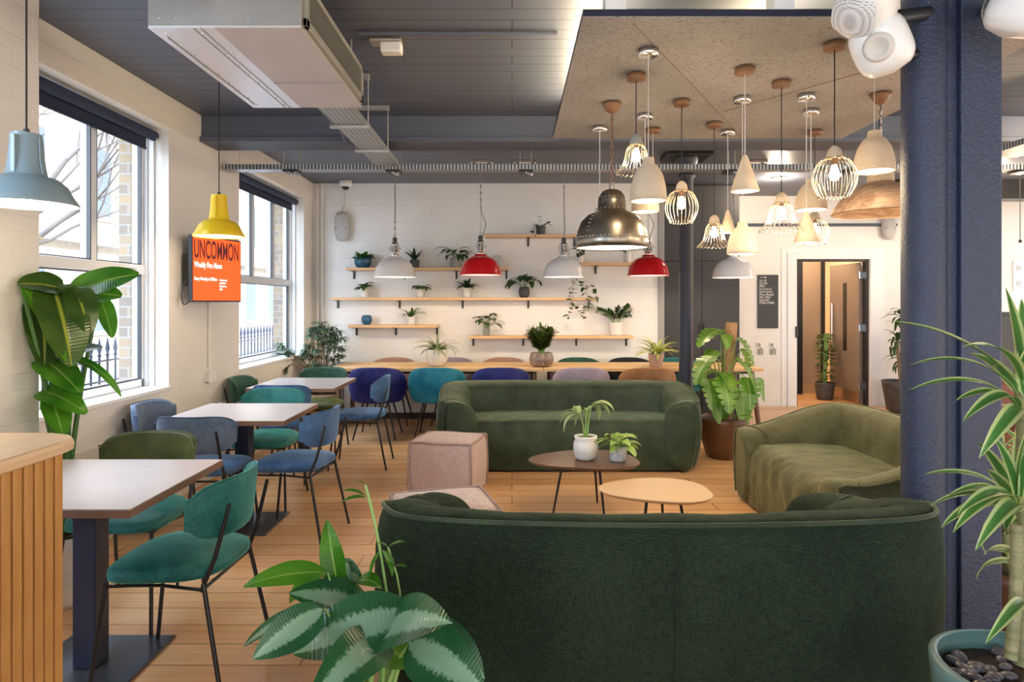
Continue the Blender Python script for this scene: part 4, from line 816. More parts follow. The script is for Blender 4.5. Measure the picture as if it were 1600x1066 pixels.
# ============================================================ PENDANT LAMPS
def plight(root, z, e_, c=(1, .78, .52), r_=.03):
    e_ *= .62
    l = bpy.data.lights.new('lamp_light', 'POINT'); l.energy = e_; l.color = c; l.shadow_soft_size = r_; o = bpy.data.objects.new('lamp_light', l); col.objects.link(o); o.parent = root; o.location = (0, 0, z)
def shade_shell(g, prof, th=.004, seg=40, c=(0, 0, 0)):
    inner = [(max(r_-th, .001), z-th*.3) for r_, z in prof]; g.lathe(prof+inner[::-1], c, seg)
def chain(z0, z1, pitch=.026, wr=.0024):
    g = G(); n = max(1, int((z1-z0)/pitch))
    for k in range(n):
        z = z0+(k+.5)*(z1-z0)/n; a = PI/2*(k % 2); pts = []
        for j in range(12):
            b = 2*PI*j/12; u = .0085*math.cos(b); pts.append((u*math.cos(a), u*math.sin(a), z+.0185*math.sin(b)))
        g.tube(pts, wr, 5, closed=True)
    return g
def rose(t, H, kind):
    if kind == 'chrome': G().lathe([(0, H), (.05, H), (.05, H-.028), (.046, H-.030), (0, H-.030)], seg=28).build('ceiling_rose', MT['chrome'], t)
    elif kind == 'wood': G().lathe([(0, H), (.052, H), (.05, H-.03), (.045, H-.032), (0, H-.032)], seg=28).build('ceiling_rose', MT['copper'], t)
    else: G().lathe([(0, H), (.06, H), (.055, H-.02), (.035, H-.05), (.015, H-.062), (0, H-.063)], seg=28).build('ceiling_rose', MT['copper'], t)
def bulb(t, z, r_=.03, e_=6, c=(1, .72, .38), lit='bulb'):
    G().lathe([(0, -r_), (r_*.6, -r_*.85), (r_, 0), (r_*.8, r_*.7), (r_*.45, r_*1.5), (r_*.42, r_*2.1), (0, r_*2.1)], (0, 0, z), 20).build('bulb', MT[lit], t); plight(t, z-r_*1.6, e_, r_=r_)
PEND = 'pendant lamps under the concrete panel'
def pendant(kind, label, px, pyt, pyb, Y, rosek, H=2.695, px_w=None, e_=3.0, group=PEND, rpy=None):
    X, _, zb = W3(px, pyb, Y); zt = CH+(HY-pyt)*Y/FPX; h = zt-zb; wd = (px_w or 50)*Y/FPX/2
    t = thing(kind+'_pendant', label, 'pendant lamp', (X, Y, zb), 0, group); L = H-zb; rose(t, L, rosek)
    if kind == 'concrete':
        g = G(); prof = [(wd*.30, h), (wd*.34, h*.86), (wd*.55, h*.78), (wd*.80, h*.58), (wd*.93, h*.35), (wd*.99, h*.12), (wd, 0)]; shade_shell(g, prof, .006); g.lathe([(0, h), (wd*.30, h)], seg=40); g.build('shade', MT['concrete_l'], t)
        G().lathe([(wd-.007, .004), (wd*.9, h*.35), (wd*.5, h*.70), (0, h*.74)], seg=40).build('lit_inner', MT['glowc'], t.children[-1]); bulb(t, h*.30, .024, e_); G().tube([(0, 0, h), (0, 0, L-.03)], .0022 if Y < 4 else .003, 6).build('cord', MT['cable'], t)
    elif kind == 'cone':
        g = G(); shade_shell(g, [(wd*.16, h), (wd*.30, h*.85), (wd*.65, h*.45), (wd, 0)], .005); g.lathe([(0, h), (wd*.16, h)]); g.build('shade', MT['concrete_l'], t)
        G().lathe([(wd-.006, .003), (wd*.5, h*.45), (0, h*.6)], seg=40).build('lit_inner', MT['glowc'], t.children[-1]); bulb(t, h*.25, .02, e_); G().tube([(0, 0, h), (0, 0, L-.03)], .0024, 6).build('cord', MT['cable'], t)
    elif kind in ('wire_bell', 'wire_globe'):
        G().lathe([(0, h), (.012, h), (.030, h-.02), (.036, h-.05), (.036, h-.06), (0, h-.06)], seg=24).build('lamp_cap', MT['concrete_l' if kind != 'wire_bell' or px > 1000 else 'cerg'], t)
        hh = h-.055; g = G(); N = 24
        for k in range(N):
            a = 2*PI*k/N; a2 = a+PI/N
            if kind == 'wire_bell': pr = [(.036, hh), (wd*.50, hh*.8), (wd*.58, hh*.5), (wd*.72, hh*.22), (wd*1.0, 0)]
            else: pr = [(.036, hh), (wd*.75, hh*.86), (wd, hh*.55), (wd*.95, hh*.25), (wd*.72, 0)]
            pts = [(r_*math.cos(a), r_*math.sin(a), z) for r_, z in pr]; g.tube(catmull(pts, 4), .0013, 5)
            r_ = pr[-1][0]; g.tube([(r_*math.cos(a), r_*math.sin(a), 0), (r_*1.03*math.cos(a2), r_*1.03*math.sin(a2), -.012), (r_*math.cos(a+2*PI/N), r_*math.sin(a+2*PI/N), 0)], .0013, 5)
        g.lathe([(.037, hh), (.040, hh-.004), (.037, hh-.008)], seg=24)
        g.build('wire_cage', MT['wire'], t); bulb(t, hh*.52, .026, e_*1.2, lit='bulb'); G().tube([(0, 0, hh*.52+.05), (0, 0, h-.06)], .013, 10).build('lamp_holder', MT['copper'], t)
        G().tube([(0, 0, h), (0, 0, L-.03)], .0030, 6).build('cord', MT['flex'], t)
    return t
pendant('wire_bell', 'flared wire pendant with grey cap, nearest the left edge of the concrete panel', 994, 210, 268, 3.59, 'wood', px_w=62)
pendant('concrete', 'large pale concrete bell pendant left of the wire globe by the iron column', 1013, 247, 314, 3.24, 'chrome', px_w=57)
pendant('concrete', 'pale concrete pendant showing just below the large concrete bell, left side', 1008, 278, 331, 4.35, 'chrome', px_w=43)
pendant('cone', 'pale cone pendant hidden behind the large concrete bell on the left', 1020, 262, 300, 4.7, 'wood', px_w=22)
pendant('wire_globe', 'rounded wire cage pendant hanging in front of the iron column', 1065, 283, 346, 4.05, 'wood', px_w=50)
pendant('concrete', 'pale concrete pendant mostly hidden behind the riveted steel dome', 937, 325, 372, 4.65, 'chrome', px_w=44)
pendant('wire_bell', 'small flared wire pendant right of the iron column', 1116, 336, 384, 4.55, 'wood', px_w=50)
pendant('cone', 'smallest white cone pendant beside the flared wire one at the dark cupboard', 1137, 328, 364, 4.75, 'chrome', px_w=24)
pendant('cone', 'pale cone pendant high up above the concrete bell, right of the cupboard', 1164, 243, 299, 3.49, 'wood', px_w=43)
pendant('concrete', 'peach concrete bell pendant above the white enamel dome', 1160, 347, 397, 3.99, 'chrome', px_w=47)
pendant('wire_bell', 'wide flared wire pendant in the middle of the right cluster', 1221, 301, 359, 3.70, 'wood', px_w=66)
pendant('concrete', 'peach concrete bell pendant behind the narrow cone on the right', 1267, 280, 328, 4.25, 'chrome', px_w=48)
pendant('cone', 'pale cone pendant hanging lowest in the right cluster', 1260, 331, 379, 3.94, 'chrome', px_w=38)
pendant('wire_globe', 'wire cage pendant behind the lowest cone on the right', 1273, 330, 380, 4.76, 'wood', px_w=42)
pendant('wire_globe', 'largest wire cage pendant left of the whitewashed wooden dome', 1304, 228, 305, 3.16, 'wood', px_w=65)
pendant('concrete', 'large cream bell pendant hanging directly above the wooden dome', 1366, 205, 268, 3.50, 'wood', px_w=60)
# riveted steel dome
X, Y, zb = W3(956, 388, 4.10); t = thing('riveted_pendant', 'large riveted steel dome pendant over the far sofa', 'pendant lamp', (X, Y, zb), 0, PEND); L = 2.695-zb; rose(t, L, 'cup')
g = G(); shade_shell(g, [(.030, .365), (.055, .355), (.078, .325), (.086, .29), (.088, .235), (.10, .226), (.15, .205), (.19, .165), (.213, .11), (.222, .062), (.226, .05), (.226, 0)], .004, 56); g.lathe([(0, .368), (.030, .365)]); g.build('shade', MT['rivet'], t)
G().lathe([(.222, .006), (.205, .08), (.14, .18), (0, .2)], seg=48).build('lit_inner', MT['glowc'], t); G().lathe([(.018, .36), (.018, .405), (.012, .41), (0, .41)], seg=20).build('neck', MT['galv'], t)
g = G()
for k in range(56): a = 2*PI*k/56; g.ball((.2245*math.cos(a), .2245*math.sin(a), .062), .005, seg=6, rings=4)
for k in range(20): a = 2*PI*k/20; g.ball((.092*math.cos(a), .092*math.sin(a), .245), .004, seg=6, rings=4); g.ball((.085*math.cos(a), .085*math.sin(a), .315), .0035, seg=6, rings=4)
for a0 in (-PI*.78, -PI*.22):
    for r_, z in ((.105, .224), (.13, .216), (.152, .205), (.172, .188), (.19, .167), (.20, .145), (.208, .12), (.215, .095)):
        for d_ in (-.03, .03): g.ball((r_*math.cos(a0+d_), r_*math.sin(a0+d_), z), .0035, seg=6, rings=4)
g.build('rivets', MT['galv'], t); plight(t, .05, 8, r_=.06); chain(.405, L-.06).build('chain', MT['edge'], t); G().tube([(.004, 0, .40), (.004, .003, L-.06)], .003, 5).build('cord', MT['flex'], t)
# whitewashed wooden dome
X, Y, zb = W3(1376, 334, 3.92); t = thing('wooden_pendant', 'wide whitewashed wooden dome pendant touching the dark column', 'pendant lamp', (X, Y, zb), 0, PEND); L = 2.695-zb; rose(t, L, 'cup')
g = G(); shade_shell(g, [(.07, .235), (.07, .185), (.095, .175), (.15, .145), (.21, .10), (.255, .04), (.272, .004), (.268, 0)], .008, 56); g.lathe([(0, .24), (.07, .235)]); g.build('shade', MT['rosewood'], t)
g = G()
for k in range(4): g.lathe([(.068, .19+k*.011), (.074, .1955+k*.011), (.068, .201+k*.011)], seg=40)
g.build('ribbed_neck', MT['concrete_l'], t); G().lathe([(.262, .006), (.20, .088), (.10, .16), (0, .17)], seg=48).build('lining', MT['rosewood'], t)
bulb(t, .10, .03, 1.2); chain(.24, L-.06).build('chain', MT['chrome'], t); G().tube(catmull([(.0, 0, .24), (.012, 0, .4), (-.008, 0, .5), (0, 0, L-.06)], 6), .003, 5).build('cord', MT['flex'], t)
# industrial enamel domes on chains over the long table
def industrial(label, px, pyb, Y, mat, side):
    X, _, zb = W3(px, pyb, Y); t = thing('enamel_pendant', label, 'pendant lamp', (X, Y, zb), 0, 'enamel dome pendants over the long table'); L = HC-zb
    k = 1.0
    g = G(); shade_shell(g, [(.052, .228), (.066, .222), (.070, .205), (.10, .198), (.14, .178), (.175, .145), (.202, .10), (.216, .05), (.222, .008), (.226, 0)], .004, 48); g.lathe([(0, .228), (.052, .225)]); g.build('shade', mat, t)
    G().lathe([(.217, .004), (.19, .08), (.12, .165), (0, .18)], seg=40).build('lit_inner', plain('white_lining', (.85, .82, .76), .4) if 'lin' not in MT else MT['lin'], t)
    G().lathe([(.040, .225), (.040, .255), (.050, .258), (.050, .268), (.034, .272), (.034, .34), (.046, .344), (.046, .356), (.036, .36), (.030, .375), (.028, .42), (.014, .43), (0, .43)], seg=24).build('gallery', MT['chrome'], t)
    g = G()
    for j in range(8): a = 2*PI*j/8; g.tube([(.048*math.cos(a), .048*math.sin(a), .262), (.052*math.cos(a), .052*math.sin(a), .31), (.044*math.cos(a), .044*math.sin(a), .35)], .004, 5)
    g.tube([(.053*math.cos(a), .053*math.sin(a), .31) for a in [2*PI*j/20 for j in range(20)]], .004, 5, closed=True); g.box(.05, .068, -.01, .01, .30, .32).box(-.068, -.05, -.01, .01, .30, .32); g.build('cage', MT['galv'], t)
    chain(.43, L-.005, .036, .0032).build('chain', MT['galv'], t); G().tube(catmull([(.0, 0, L-.005), (.006, 0, .72), (.055*side, 0, .56), (.03*side, 0, .46), (.01*side, 0, .41)], 6), .0035, 5).build('cord', MT['flex'], t)
    bulb(t, .10, .035, 10); return t
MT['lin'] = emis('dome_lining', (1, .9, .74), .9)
industrial('white enamel dome pendant, leftmost of the row over the long table', 617, 433, 7.15, MT['offwhite'], 0)
industrial('red enamel dome pendant left of the riveted steel dome', 751, 430, 7.15, MT['red'], 1)
industrial('white enamel dome pendant between the two red ones', 881, 433, 7.15, MT['offwhite'], .2)
industrial('red enamel dome pendant right of the riveted steel dome', 1013, 431, 7.15, MT['red'], 1)
industrial('white enamel dome pendant in front of the dark cupboard under the peach bell', 1146, 434, 7.15, MT['offwhite'], .2)
# coloured enamel lamps along the window row
def enamel(label, X, Y, pyt, pyr, H, mat, name):
    zb = CH+(HY-pyr)*Y/FPX; zt = CH+(HY-pyt)*Y/FPX; h = zt-zb; t = thing(name, label, 'pendant lamp', (X, Y, zb), 0, 'coloured enamel pendants along the windows')
    g = G(); shade_shell(g, [(.050, h), (.058, h*.60), (.066, h*.42), (.070, h*.40), (.10, h*.37), (.13, h*.27), (.148, h*.13), (.168, .004), (.166, 0)], .003, 48); g.lathe([(0, h+.002), (.050, h)]); g.build('shade', mat, t)
    g = G(); g.tube([(.054, -.01, h*.95), (.060, -.012, h*.62), (.069, -.012, h*.42)], .004, 6).box(-.008, .008, -.069, -.052, h*.42, h*.95, .002); g.build('side_ribs', mat, t)
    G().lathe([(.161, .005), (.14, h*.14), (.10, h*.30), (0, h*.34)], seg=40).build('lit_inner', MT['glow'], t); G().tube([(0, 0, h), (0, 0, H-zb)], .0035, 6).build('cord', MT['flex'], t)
    G().lathe([(.010, h+.02), (.012, h), (0, h)], seg=12).build('cord_grip', MT['black'], t)
    bulb(t, h*.14, .028, 5); return t
enamel('grey-blue enamel pendant hanging over the nearest table beside the near pier', -1.79, 2.43, 210, 320, HC, MT['steelblue'], 'enamel_pendant')
enamel('yellow enamel pendant hanging in front of the orange screen', -2.0, 4.5, 305, 370, HC, MT['yellow'], 'enamel_pendant')
t = thing('bare_bulb_pendant', 'small bare bulb on a cord against the right wall beyond the dark column', 'pendant lamp', W3(1594, 385, 7.5)); H = 2.72-t.location.z
G().tube([(0, 0, .07), (0, 0, HC-t.location.z)], .004, 6).build('cord', MT['flex'], t); G().lathe([(0, .08), (.016, .07), (.016, .03), (0, .03)], seg=14).build('lamp_holder', MT['black'], t); bulb(t, -.02, .035, 15)
for xx, yy in ((4.6, 4.6), (5.4, 7.4), (3.2, 7.9)):
    t = thing('ceiling_downlight', 'round recessed ceiling light on the right of the room', 'ceiling light', (xx, yy, HC), 0, 'recessed ceiling lights'); G().lathe([(.09, -.001), (.09, -.02), (.07, -.02)], seg=24).build('trim_ring', MT['wplast'], t); G().lathe([(0, -.012), (.07, -.012)], seg=24).build('lit_lens', MT['glow'], t)
    plight(t, -.12, 34, (1, .80, .60), .08)

# ============================================================ PLANTS
def pot(t, prof, mat, soilz, soilr, name='pot'):
    n = len(prof); inner = [(max(r_-.012, .01), z) for r_, z in prof[::-1] if z > soilz-.03]
    po = G().lathe([(0, prof[0][1])]+prof+inner, seg=32).build(name, mat, t); G().lathe([(0, soilz+.004), (soilr*.6, soilz+.006), (soilr, soilz)], seg=24).build('soil', MT['soil'], po)
CYL = lambda r_, h, b=.85: [(r_*b, 0), (r_*(b+.04), h*.1), (r_, h*.85), (r_, h)]
BOWL = lambda r_, h: [(r_*.55, 0), (r_*.8, h*.12), (r_*.98, h*.45), (r_, h*.7), (r_*.97, h)]
RND = lambda r_, h: [(r_*.6, 0), (r_*.88, h*.15), (r_, h*.45), (r_*.95, h*.78), (r_*.86, h*.9), (r_*.90, h)]
def spray(g, z, n, L, W, el0, el1, bend, shape='lance', fold=.2, r0=.01, seed=1, lv=.2, gs=None, pet=0, m=3, nn=8, az0=0, azr=2*PI, twj=.3):
    rr = random.Random(seed)
    for k in range(n):
        a = az0+azr*k/n+rr.uniform(-.3, .3); el = rr.uniform(el0, el1); d = Vector((math.cos(a)*math.cos(el), math.sin(a)*math.cos(el), math.sin(el))); b = Vector((math.cos(a)*r0, math.sin(a)*r0, z)); ln = L*rr.uniform(1-lv, 1+lv)
        if pet:
            q = b+d*pet*rr.uniform(.6, 1.2); gs.tube([b, (b+q)/2+Vector((0, 0, .01)), q], .0025 if pet < .3 else .005, 5); b = q; d = (d+Vector((math.cos(a)*.5, math.sin(a)*.5, -.25))).normalized()
        g.leaf(b, d, ln, W*rr.uniform(.8, 1.15), bend*rr.uniform(.7, 1.25), fold, shape, nn, m, rr.uniform(-twj, twj))
SG = 'small potted plants on the wall shelves'
def plant(name, label, loc, potprof, potm, leafm_, soilz, fn, group=None, soilr=None, cat='potted plant', rz=0):
    t = thing(name, label, cat, loc, rz, group); pot(t, potprof, potm, soilz, soilr or potprof[-1][0]-.01)
    g, gs = G(), G(); fn(g, gs)
    if group == SG:
        for q in (g, gs): q.v = [(v[0], min(v[1], .095+.02*math.tanh(max(0, v[1]-.095)*8)), v[2]) for v in q.v]
    g.build('foliage', leafm_, t)
    if gs.v: gs.build('stems', MT['stem'], t)
    return t
# --- shelves
def shelf(label, px0, px1, pyt, brk, th=.034):
    Y = YB-.12; x0, _, z1 = W3(px0, pyt, Y-.10); x1 = W3(px1, pyt, Y-.10)[0]; cx = (x0+x1)/2
    t = thing('wall_shelf', label, 'shelf', (cx, Y, z1-th), 0, 'pine plank shelves on the white brick wall'); G().box(x0-cx, x1-cx, -.10, .118, 0, th, .003).build('board', MT['wshelf'], t)
    for b in brk:
        xb = W3(b, 0, Y-.1)[0]-cx; G().box(xb-.012, xb+.012, -.085, .118, -.006, -.0005).box(xb-.012, xb+.012, .104, .118, -.10, -.0005).build('shelf_bracket', MT['black'], t)
    return z1, Y
zs = {}
zs[1] = shelf('pine shelf topmost on the brick wall, behind the riveted dome', 757, 945, 366, (826, 900))
zs[2] = shelf('pine shelf second from the top at the left, with a blue pot', 540, 795, 418, (547, 628, 711, 791))
zs[3] = shelf('short pine shelf at the right behind the riveted dome and red lamp', 900, 1002, 410, (934, 990))
zs[4] = shelf('longest pine shelf across the middle of the brick wall', 516, 935, 465, (521, 620, 721, 826, 923))
zs[5] = shelf('short pine shelf low at the left with the blue vase', 543, 683, 508, (551, 614, 680))
zs[6] = shelf('low pine shelf at the right, above the brown pot of the long table', 733, 990, 525, (738, 818, 903, 983))
def on(sh, px): z, Y = zs[sh]; return (W3(px, 0, Y)[0], Y, z+.001)
def vines(g, gs, pts_list, lw, seed, step=.035, tip=True):
    rr = random.Random(seed)
    for pts in pts_list:
        c = catmull(pts, 8); gs.tube(c, .0022, 5)
        acc = 0
        for i in range(1, len(c)):
            acc += (c[i]-c[i-1]).length
            if acc > step:
                acc = 0; a = rr.uniform(-1, 1); g.leaf(c[i], (a, -rr.uniform(.3, .9), rr.uniform(-.3, .5)), lw*rr.uniform(.8, 1.3)*1.3, lw*rr.uniform(.8, 1.2), .8, .15, 'heart', 6, 2, rr.uniform(-.5, .5))
plant('potted_pothos', 'small trailing plant in a dark pot on the topmost shelf', on(1, 845), CYL(.06, .105), MT['cerd'], MT['lf_dark'], .09,
      lambda g, gs: (vines(g, gs, [[(0, 0, .09), (-.06, -.04, .13), (-.09, -.06, .05), (-.10, -.07, -.02)], [(0, 0, .09), (-.02, 0, .2), (-.03, 0, .24)], [(.02, 0, .09), (.08, -.02, .14), (.13, -.02, .11)]], .045, 3), spray(g, .09, 7, .06, .04, .3, 1.2, .8, 'oval', seed=2)), SG)
plant('potted_fern', 'bright green leafy plant in a blue bowl on the second shelf', on(2, 567), BOWL(.105, .125), MT['cerb'], MT['lf_mid'], .11, lambda g, gs: spray(g, .11, 30, .11, .06, .15, 1.3, 1.2, 'oval', seed=5, r0=.05), SG)
plant('potted_snake_plant', 'spiky dark plant in a charcoal pot behind the leftmost white pendant', on(2, 648), CYL(.06, .10), MT['cerd'], MT['lf_dark'], .09, lambda g, gs: spray(g, .09, 12, .19, .04, .6, 1.35, .7, 'lance', seed=6), SG)
plant('potted_aglaonema', 'tall broad-leaved plant in a grey-green pot left of the red pendant', on(2, 712), CYL(.068, .125), MT['cerg'], MT['lf_cal'], .11, lambda g, gs: spray(g, .11, 13, .20, .075, .55, 1.35, 1.7, 'lance', seed=8, gs=gs, pet=.10), SG)
tag(G().box(-.05, .05, -.05, .05, 0, .15, .01).build('shelf_box', MT['grille'], None, on(2, 776)), 'small grey box on the second shelf behind the red pendant', 'box')
plant('potted_ivy', 'dark trailing plant behind the middle white pendant on the short right shelf', on(3, 906), CYL(.05, .09), MT['cerw'], MT['lf_dark'], .08, lambda g, gs: vines(g, gs, [[(0, 0, .08), (-.08, -.06, .17), (-.13, -.08, .12), (-.14, -.1, .0), (-.11, -.12, -.15), (-.10, -.12, -.40), (-.14, -.12, -.62), (-.17, -.12, -.70)], [(0, 0, .08), (-.03, -.04, .22), (.02, -.06, .20), (.05, -.1, .1)], [(-.08, -.1, .0), (-.05, -.13, -.2), (.05, -.13, -.32), (.14, -.13, -.30), (.20, -.13, -.45)], [(0, -.13, -.25), (.08, -.13, -.42), (.10, -.13, -.58)], [(-.10, -.13, -.5), (-.02, -.13, -.62), (.04, -.13, -.70)]], .062, 9, .03), SG)
plant('potted_sansevieria', 'white pot with one leaning leaf behind the riveted dome', on(3, 980), CYL(.05, .12), MT['cerw'], MT['lf_mid'], .11, lambda g, gs: spray(g, .11, 4, .14, .04, .5, 1.0, 1.0, 'lance', seed=3, az0=2.6, azr=1.5), SG)
plant('potted_herb', 'bushy plant in a pale grey pot, leftmost on the longest shelf', on(4, 570), CYL(.055, .115), MT['cerw'], MT['lf_mid'], .10, lambda g, gs: spray(g, .10, 22, .10, .055, .2, 1.45, 1.3, 'oval', seed=12, gs=gs, pet=.05), SG)
plant('potted_herb', 'low leafy plant in a white pot on the longest shelf under the white pendant', on(4, 657), CYL(.052, .12), MT['cerw'], MT['lf_mid'], .11, lambda g, gs: spray(g, .11, 20, .10, .05, .2, 1.1, 1.4, 'oval', seed=14, gs=gs, pet=.04), SG)
plant('potted_calathea', 'narrow-leaved plant in a white pot on the longest shelf below the red pendant', on(4, 730), CYL(.060, .12), MT['cerw'], MT['lf_dark'], .11, lambda g, gs: spray(g, .11, 20, .19, .045, .25, 1.3, 1.2, 'lance', seed=16), SG)
plant('potted_calathea', 'big-leaved plant in a charcoal pot right of the red pendant', on(4, 819), RND(.070, .13), MT['cerd'], MT['lf_cal'], .11, lambda g, gs: spray(g, .11, 13, .19, .10, .5, 1.35, 1.7, 'oval', seed=18, gs=gs, pet=.14), SG)
G_ = G().lathe([(.04, 0), (.062, .03), (.066, .07), (.055, .11), (.042, .118), (.038, .112), (.03, .10), (0, .10)], seg=28)
tag(G_.build('round_vase', MT['cerb'], None, on(5, 573)), 'small round blue vase on the low left shelf', 'vase')
plant('potted_spider_plant', 'arching green plant in a white pot on the low left shelf', on(5, 642), CYL(.052, .10), MT['cerw'], MT['lf_mid'], .09, lambda g, gs: spray(g, .09, 12, .22, .035, .5, 1.3, 1.5, 'strap', seed=20), SG)
plant('potted_peace_lily', 'dark leafy plant in a small glass pot at the left of the low right shelf', on(6, 760), CYL(.045, .10), MT['cerg'], MT['lf_dark'], .09, lambda g, gs: spray(g, .09, 20, .14, .06, .4, 1.45, 1.5, 'lance', seed=22, gs=gs, pet=.13), SG)
def zz(g, gs, n=9, H=.42, seed=4, lw=.035, ll=.075, spread=.75):
    rr = random.Random(seed)
    for k in range(n):
        a = 2*PI*k/n+rr.uniform(-.3, .3); s = spread*rr.uniform(.3, 1.1); p0 = Vector((.02*math.cos(a), .02*math.sin(a), .12)); Hh = H*rr.uniform(.6, 1.05)
        c = catmull([p0, p0+Vector((math.cos(a)*s*Hh*.35, math.sin(a)*s*Hh*.25, Hh*.5)), p0+Vector((math.cos(a)*s*Hh*.95, math.sin(a)*s*Hh*.45, Hh*(.95-.25*s)))], 10); gs.tube(c, [.006*(1-.7*i/(len(c)-1)) for i in range(len(c))], 6)
        for i in range(6, len(c)):
            d = (c[i]-c[i-1]).normalized(); sd = d.cross(Vector((0, 1, .2))).normalized()
            for q in (-1, 1): g.leaf(c[i], d*.7+sd*q*.8+Vector((0, rr.uniform(-.4, .2), 0)), ll*rr.uniform(.8, 1.1), lw, .4, .2, 'oval', 5, 2)
        g.leaf(c[-1], d, ll, lw, .3, .2, 'oval', 5, 2)
plant('potted_zamioculcas', 'wide-branching plant in a grey and white pot at the right of the low right shelf', on(6, 963), CYL(.082, .165, .9), MT['cerw'], MT['lf_dark'], .14, lambda g, gs: zz(g, gs, 7, .36, 4, .03, .065, 1.25), SG)
# --- on the long tables
def at(px, Y, z): return (W3(px, 0, Y)[0], Y, z)
plant('potted_spider_plant', 'variegated spider plant in a white bowl on the long table', at(683, 7.5, .736), BOWL(.125, .19), MT['cerw'], MT['lf_spi'], .17, lambda g, gs: spray(g, .17, 34, .30, .028, .35, 1.35, 1.7, 'strap', seed=31, r0=.02), None)
plant('potted_zamioculcas', 'dense upright plant in a round striped brown pot on the long table', at(846, 7.45, .736), RND(.14, .155), noisy('striped_brown_glaze', (.10, .05, .03), (.34, .26, .22), 5, .25, 0, (6, 6, .6)), leafm('olive_leaf', (.06, .10, .02), (.12, .17, .035), (.2, .2, .1), 'plain'), .135, lambda g, gs: zz(g, gs, 26, .33, 5, .04, .085, .42), None)
plant('potted_spider_plant', 'yellow-green spider plant in a small brown pot near the iron column', at(1025, 7.4, .736), CYL(.085, .15, .8), MT['cerp'], MT['lf_spy'], .135, lambda g, gs: spray(g, .135, 34, .30, .04, .4, 1.45, 1.4, 'strap', seed=33), None)
# --- coffee table
def palm(g, gs):
    for (dx, H, az) in ((-.012, .17, 2.6), (.012, .23, .2), (.0, .19, 1.2)):
        c = catmull([(dx, 0, .15), (dx*1.5, 0, .15+H*.5), (dx*2+.02*math.cos(az), 0, .15+H)], 5); gs.tube(c, [.008-.0004*i for i in range(len(c))], 8)
        for k in range(4): a = az+(-.9+k*.6); g.leaf(c[-1], (math.cos(a), math.sin(a)*.8, .75-.25*k), .20, .045, 1.9, .25, 'lance', 9, 4)
plant('potted_dumb_cane', 'tall pale palm-like plant in a white ribbed jar on the walnut coffee table', (.515, 4.60, .361), [(.055, 0), (.078, .02), (.088, .08), (.086, .115), (.074, .14), (.080, .155), (.080, .165)], MT['cerw'], MT['lf_pale'], .15, palm, None)
plant('potted_pothos', 'low lime green leafy plant in a square speckled pot on the walnut coffee table', (.735, 4.56, .361), [(.052, 0), (.056, .01), (.058, .06), (.058, .105)], noisy('speckled_grey_pot', (.34, .33, .32), (.62, .6, .57), 45, .7, .1), MT['lf_lime'], .09, lambda g, gs: spray(g, .09, 20, .105, .08, .2, 1.4, 1.1, 'heart', seed=41, gs=gs, pet=.07), None)
# --- monstera
def monst(g, gs):
    rr = random.Random(7)
    O = Vector((2.0, 6.22, 0))
    for bx, by, tx, ty, wd_, dy in ((1126, 515, 1088, 538, .28, -.10), (1134, 522, 1139, 545, .11, -.1), (1112, 556, 1080, 598, .27, -.12), (1104, 592, 1120, 640, .26, -.2), (1152, 528, 1186, 570, .25, -.12), (1150, 560, 1192, 612, .30, -.2), (1130, 582, 1150, 612, .20, -.25), (1128, 588, 1146, 645, .25, -.3),
                             (1166, 590, 1180, 640, .26, -.24), (1148, 652, 1178, 650, .16, -.3), (1120, 548, 1096, 575, .2, .05), (1158, 545, 1180, 590, .26, .1), (1186, 590, 1196, 628, .09, 0), (1112, 620, 1128, 662, .16, -.15), (1160, 610, 1165, 668, .2, -.1), (1138, 610, 1128, 655, .2, -.05), (1106, 565, 1092, 600, .2, .1)):
        q = Vector(W3(bx, by, 6.22+dy))-O; e_ = Vector(W3(tx, ty, 6.16+dy*1.3))-O; b = Vector((0, 0, .42)); d = e_-q
        gs.tube(catmull([b, (b+q)/2+Vector((0, .02, .07)), q], 6), [.008-.0003*i for i in range(13)], 7)
        g.leaf(q, d+Vector((0, 0, .25*d.length)), d.length*1.0, wd_*1.22, .8, .10, 'monstera' if wd_ > .22 else 'heart', 30, 8, rr.uniform(-.2, .2))
    for k in range(14): a = rr.uniform(0, 2*PI); g.leaf((.08*math.cos(a), .08*math.sin(a), .5+rr.uniform(0, .5)), (math.cos(a), math.sin(a), .2), .13, .10, 1.2, .2, 'heart', 7, 4)
t = plant('potted_monstera', 'tall monstera climbing a coir pole in a brown pot beside the far sofa', (2.0, 6.22, 0), [(.14, 0), (.17, .03), (.215, .2), (.225, .34), (.222, .38)], MT['terra'], MT['lf_mon'], .35, monst)
G().tube(catmull([(.02, .02, .35), (.04, .02, .8), (.08, .02, 1.27)], 8), [.055]*16+[.053], 16).build('coir_pole', MT['moss'], t)
for o in [o for o in t.children if o.name.startswith('coir')]: pass
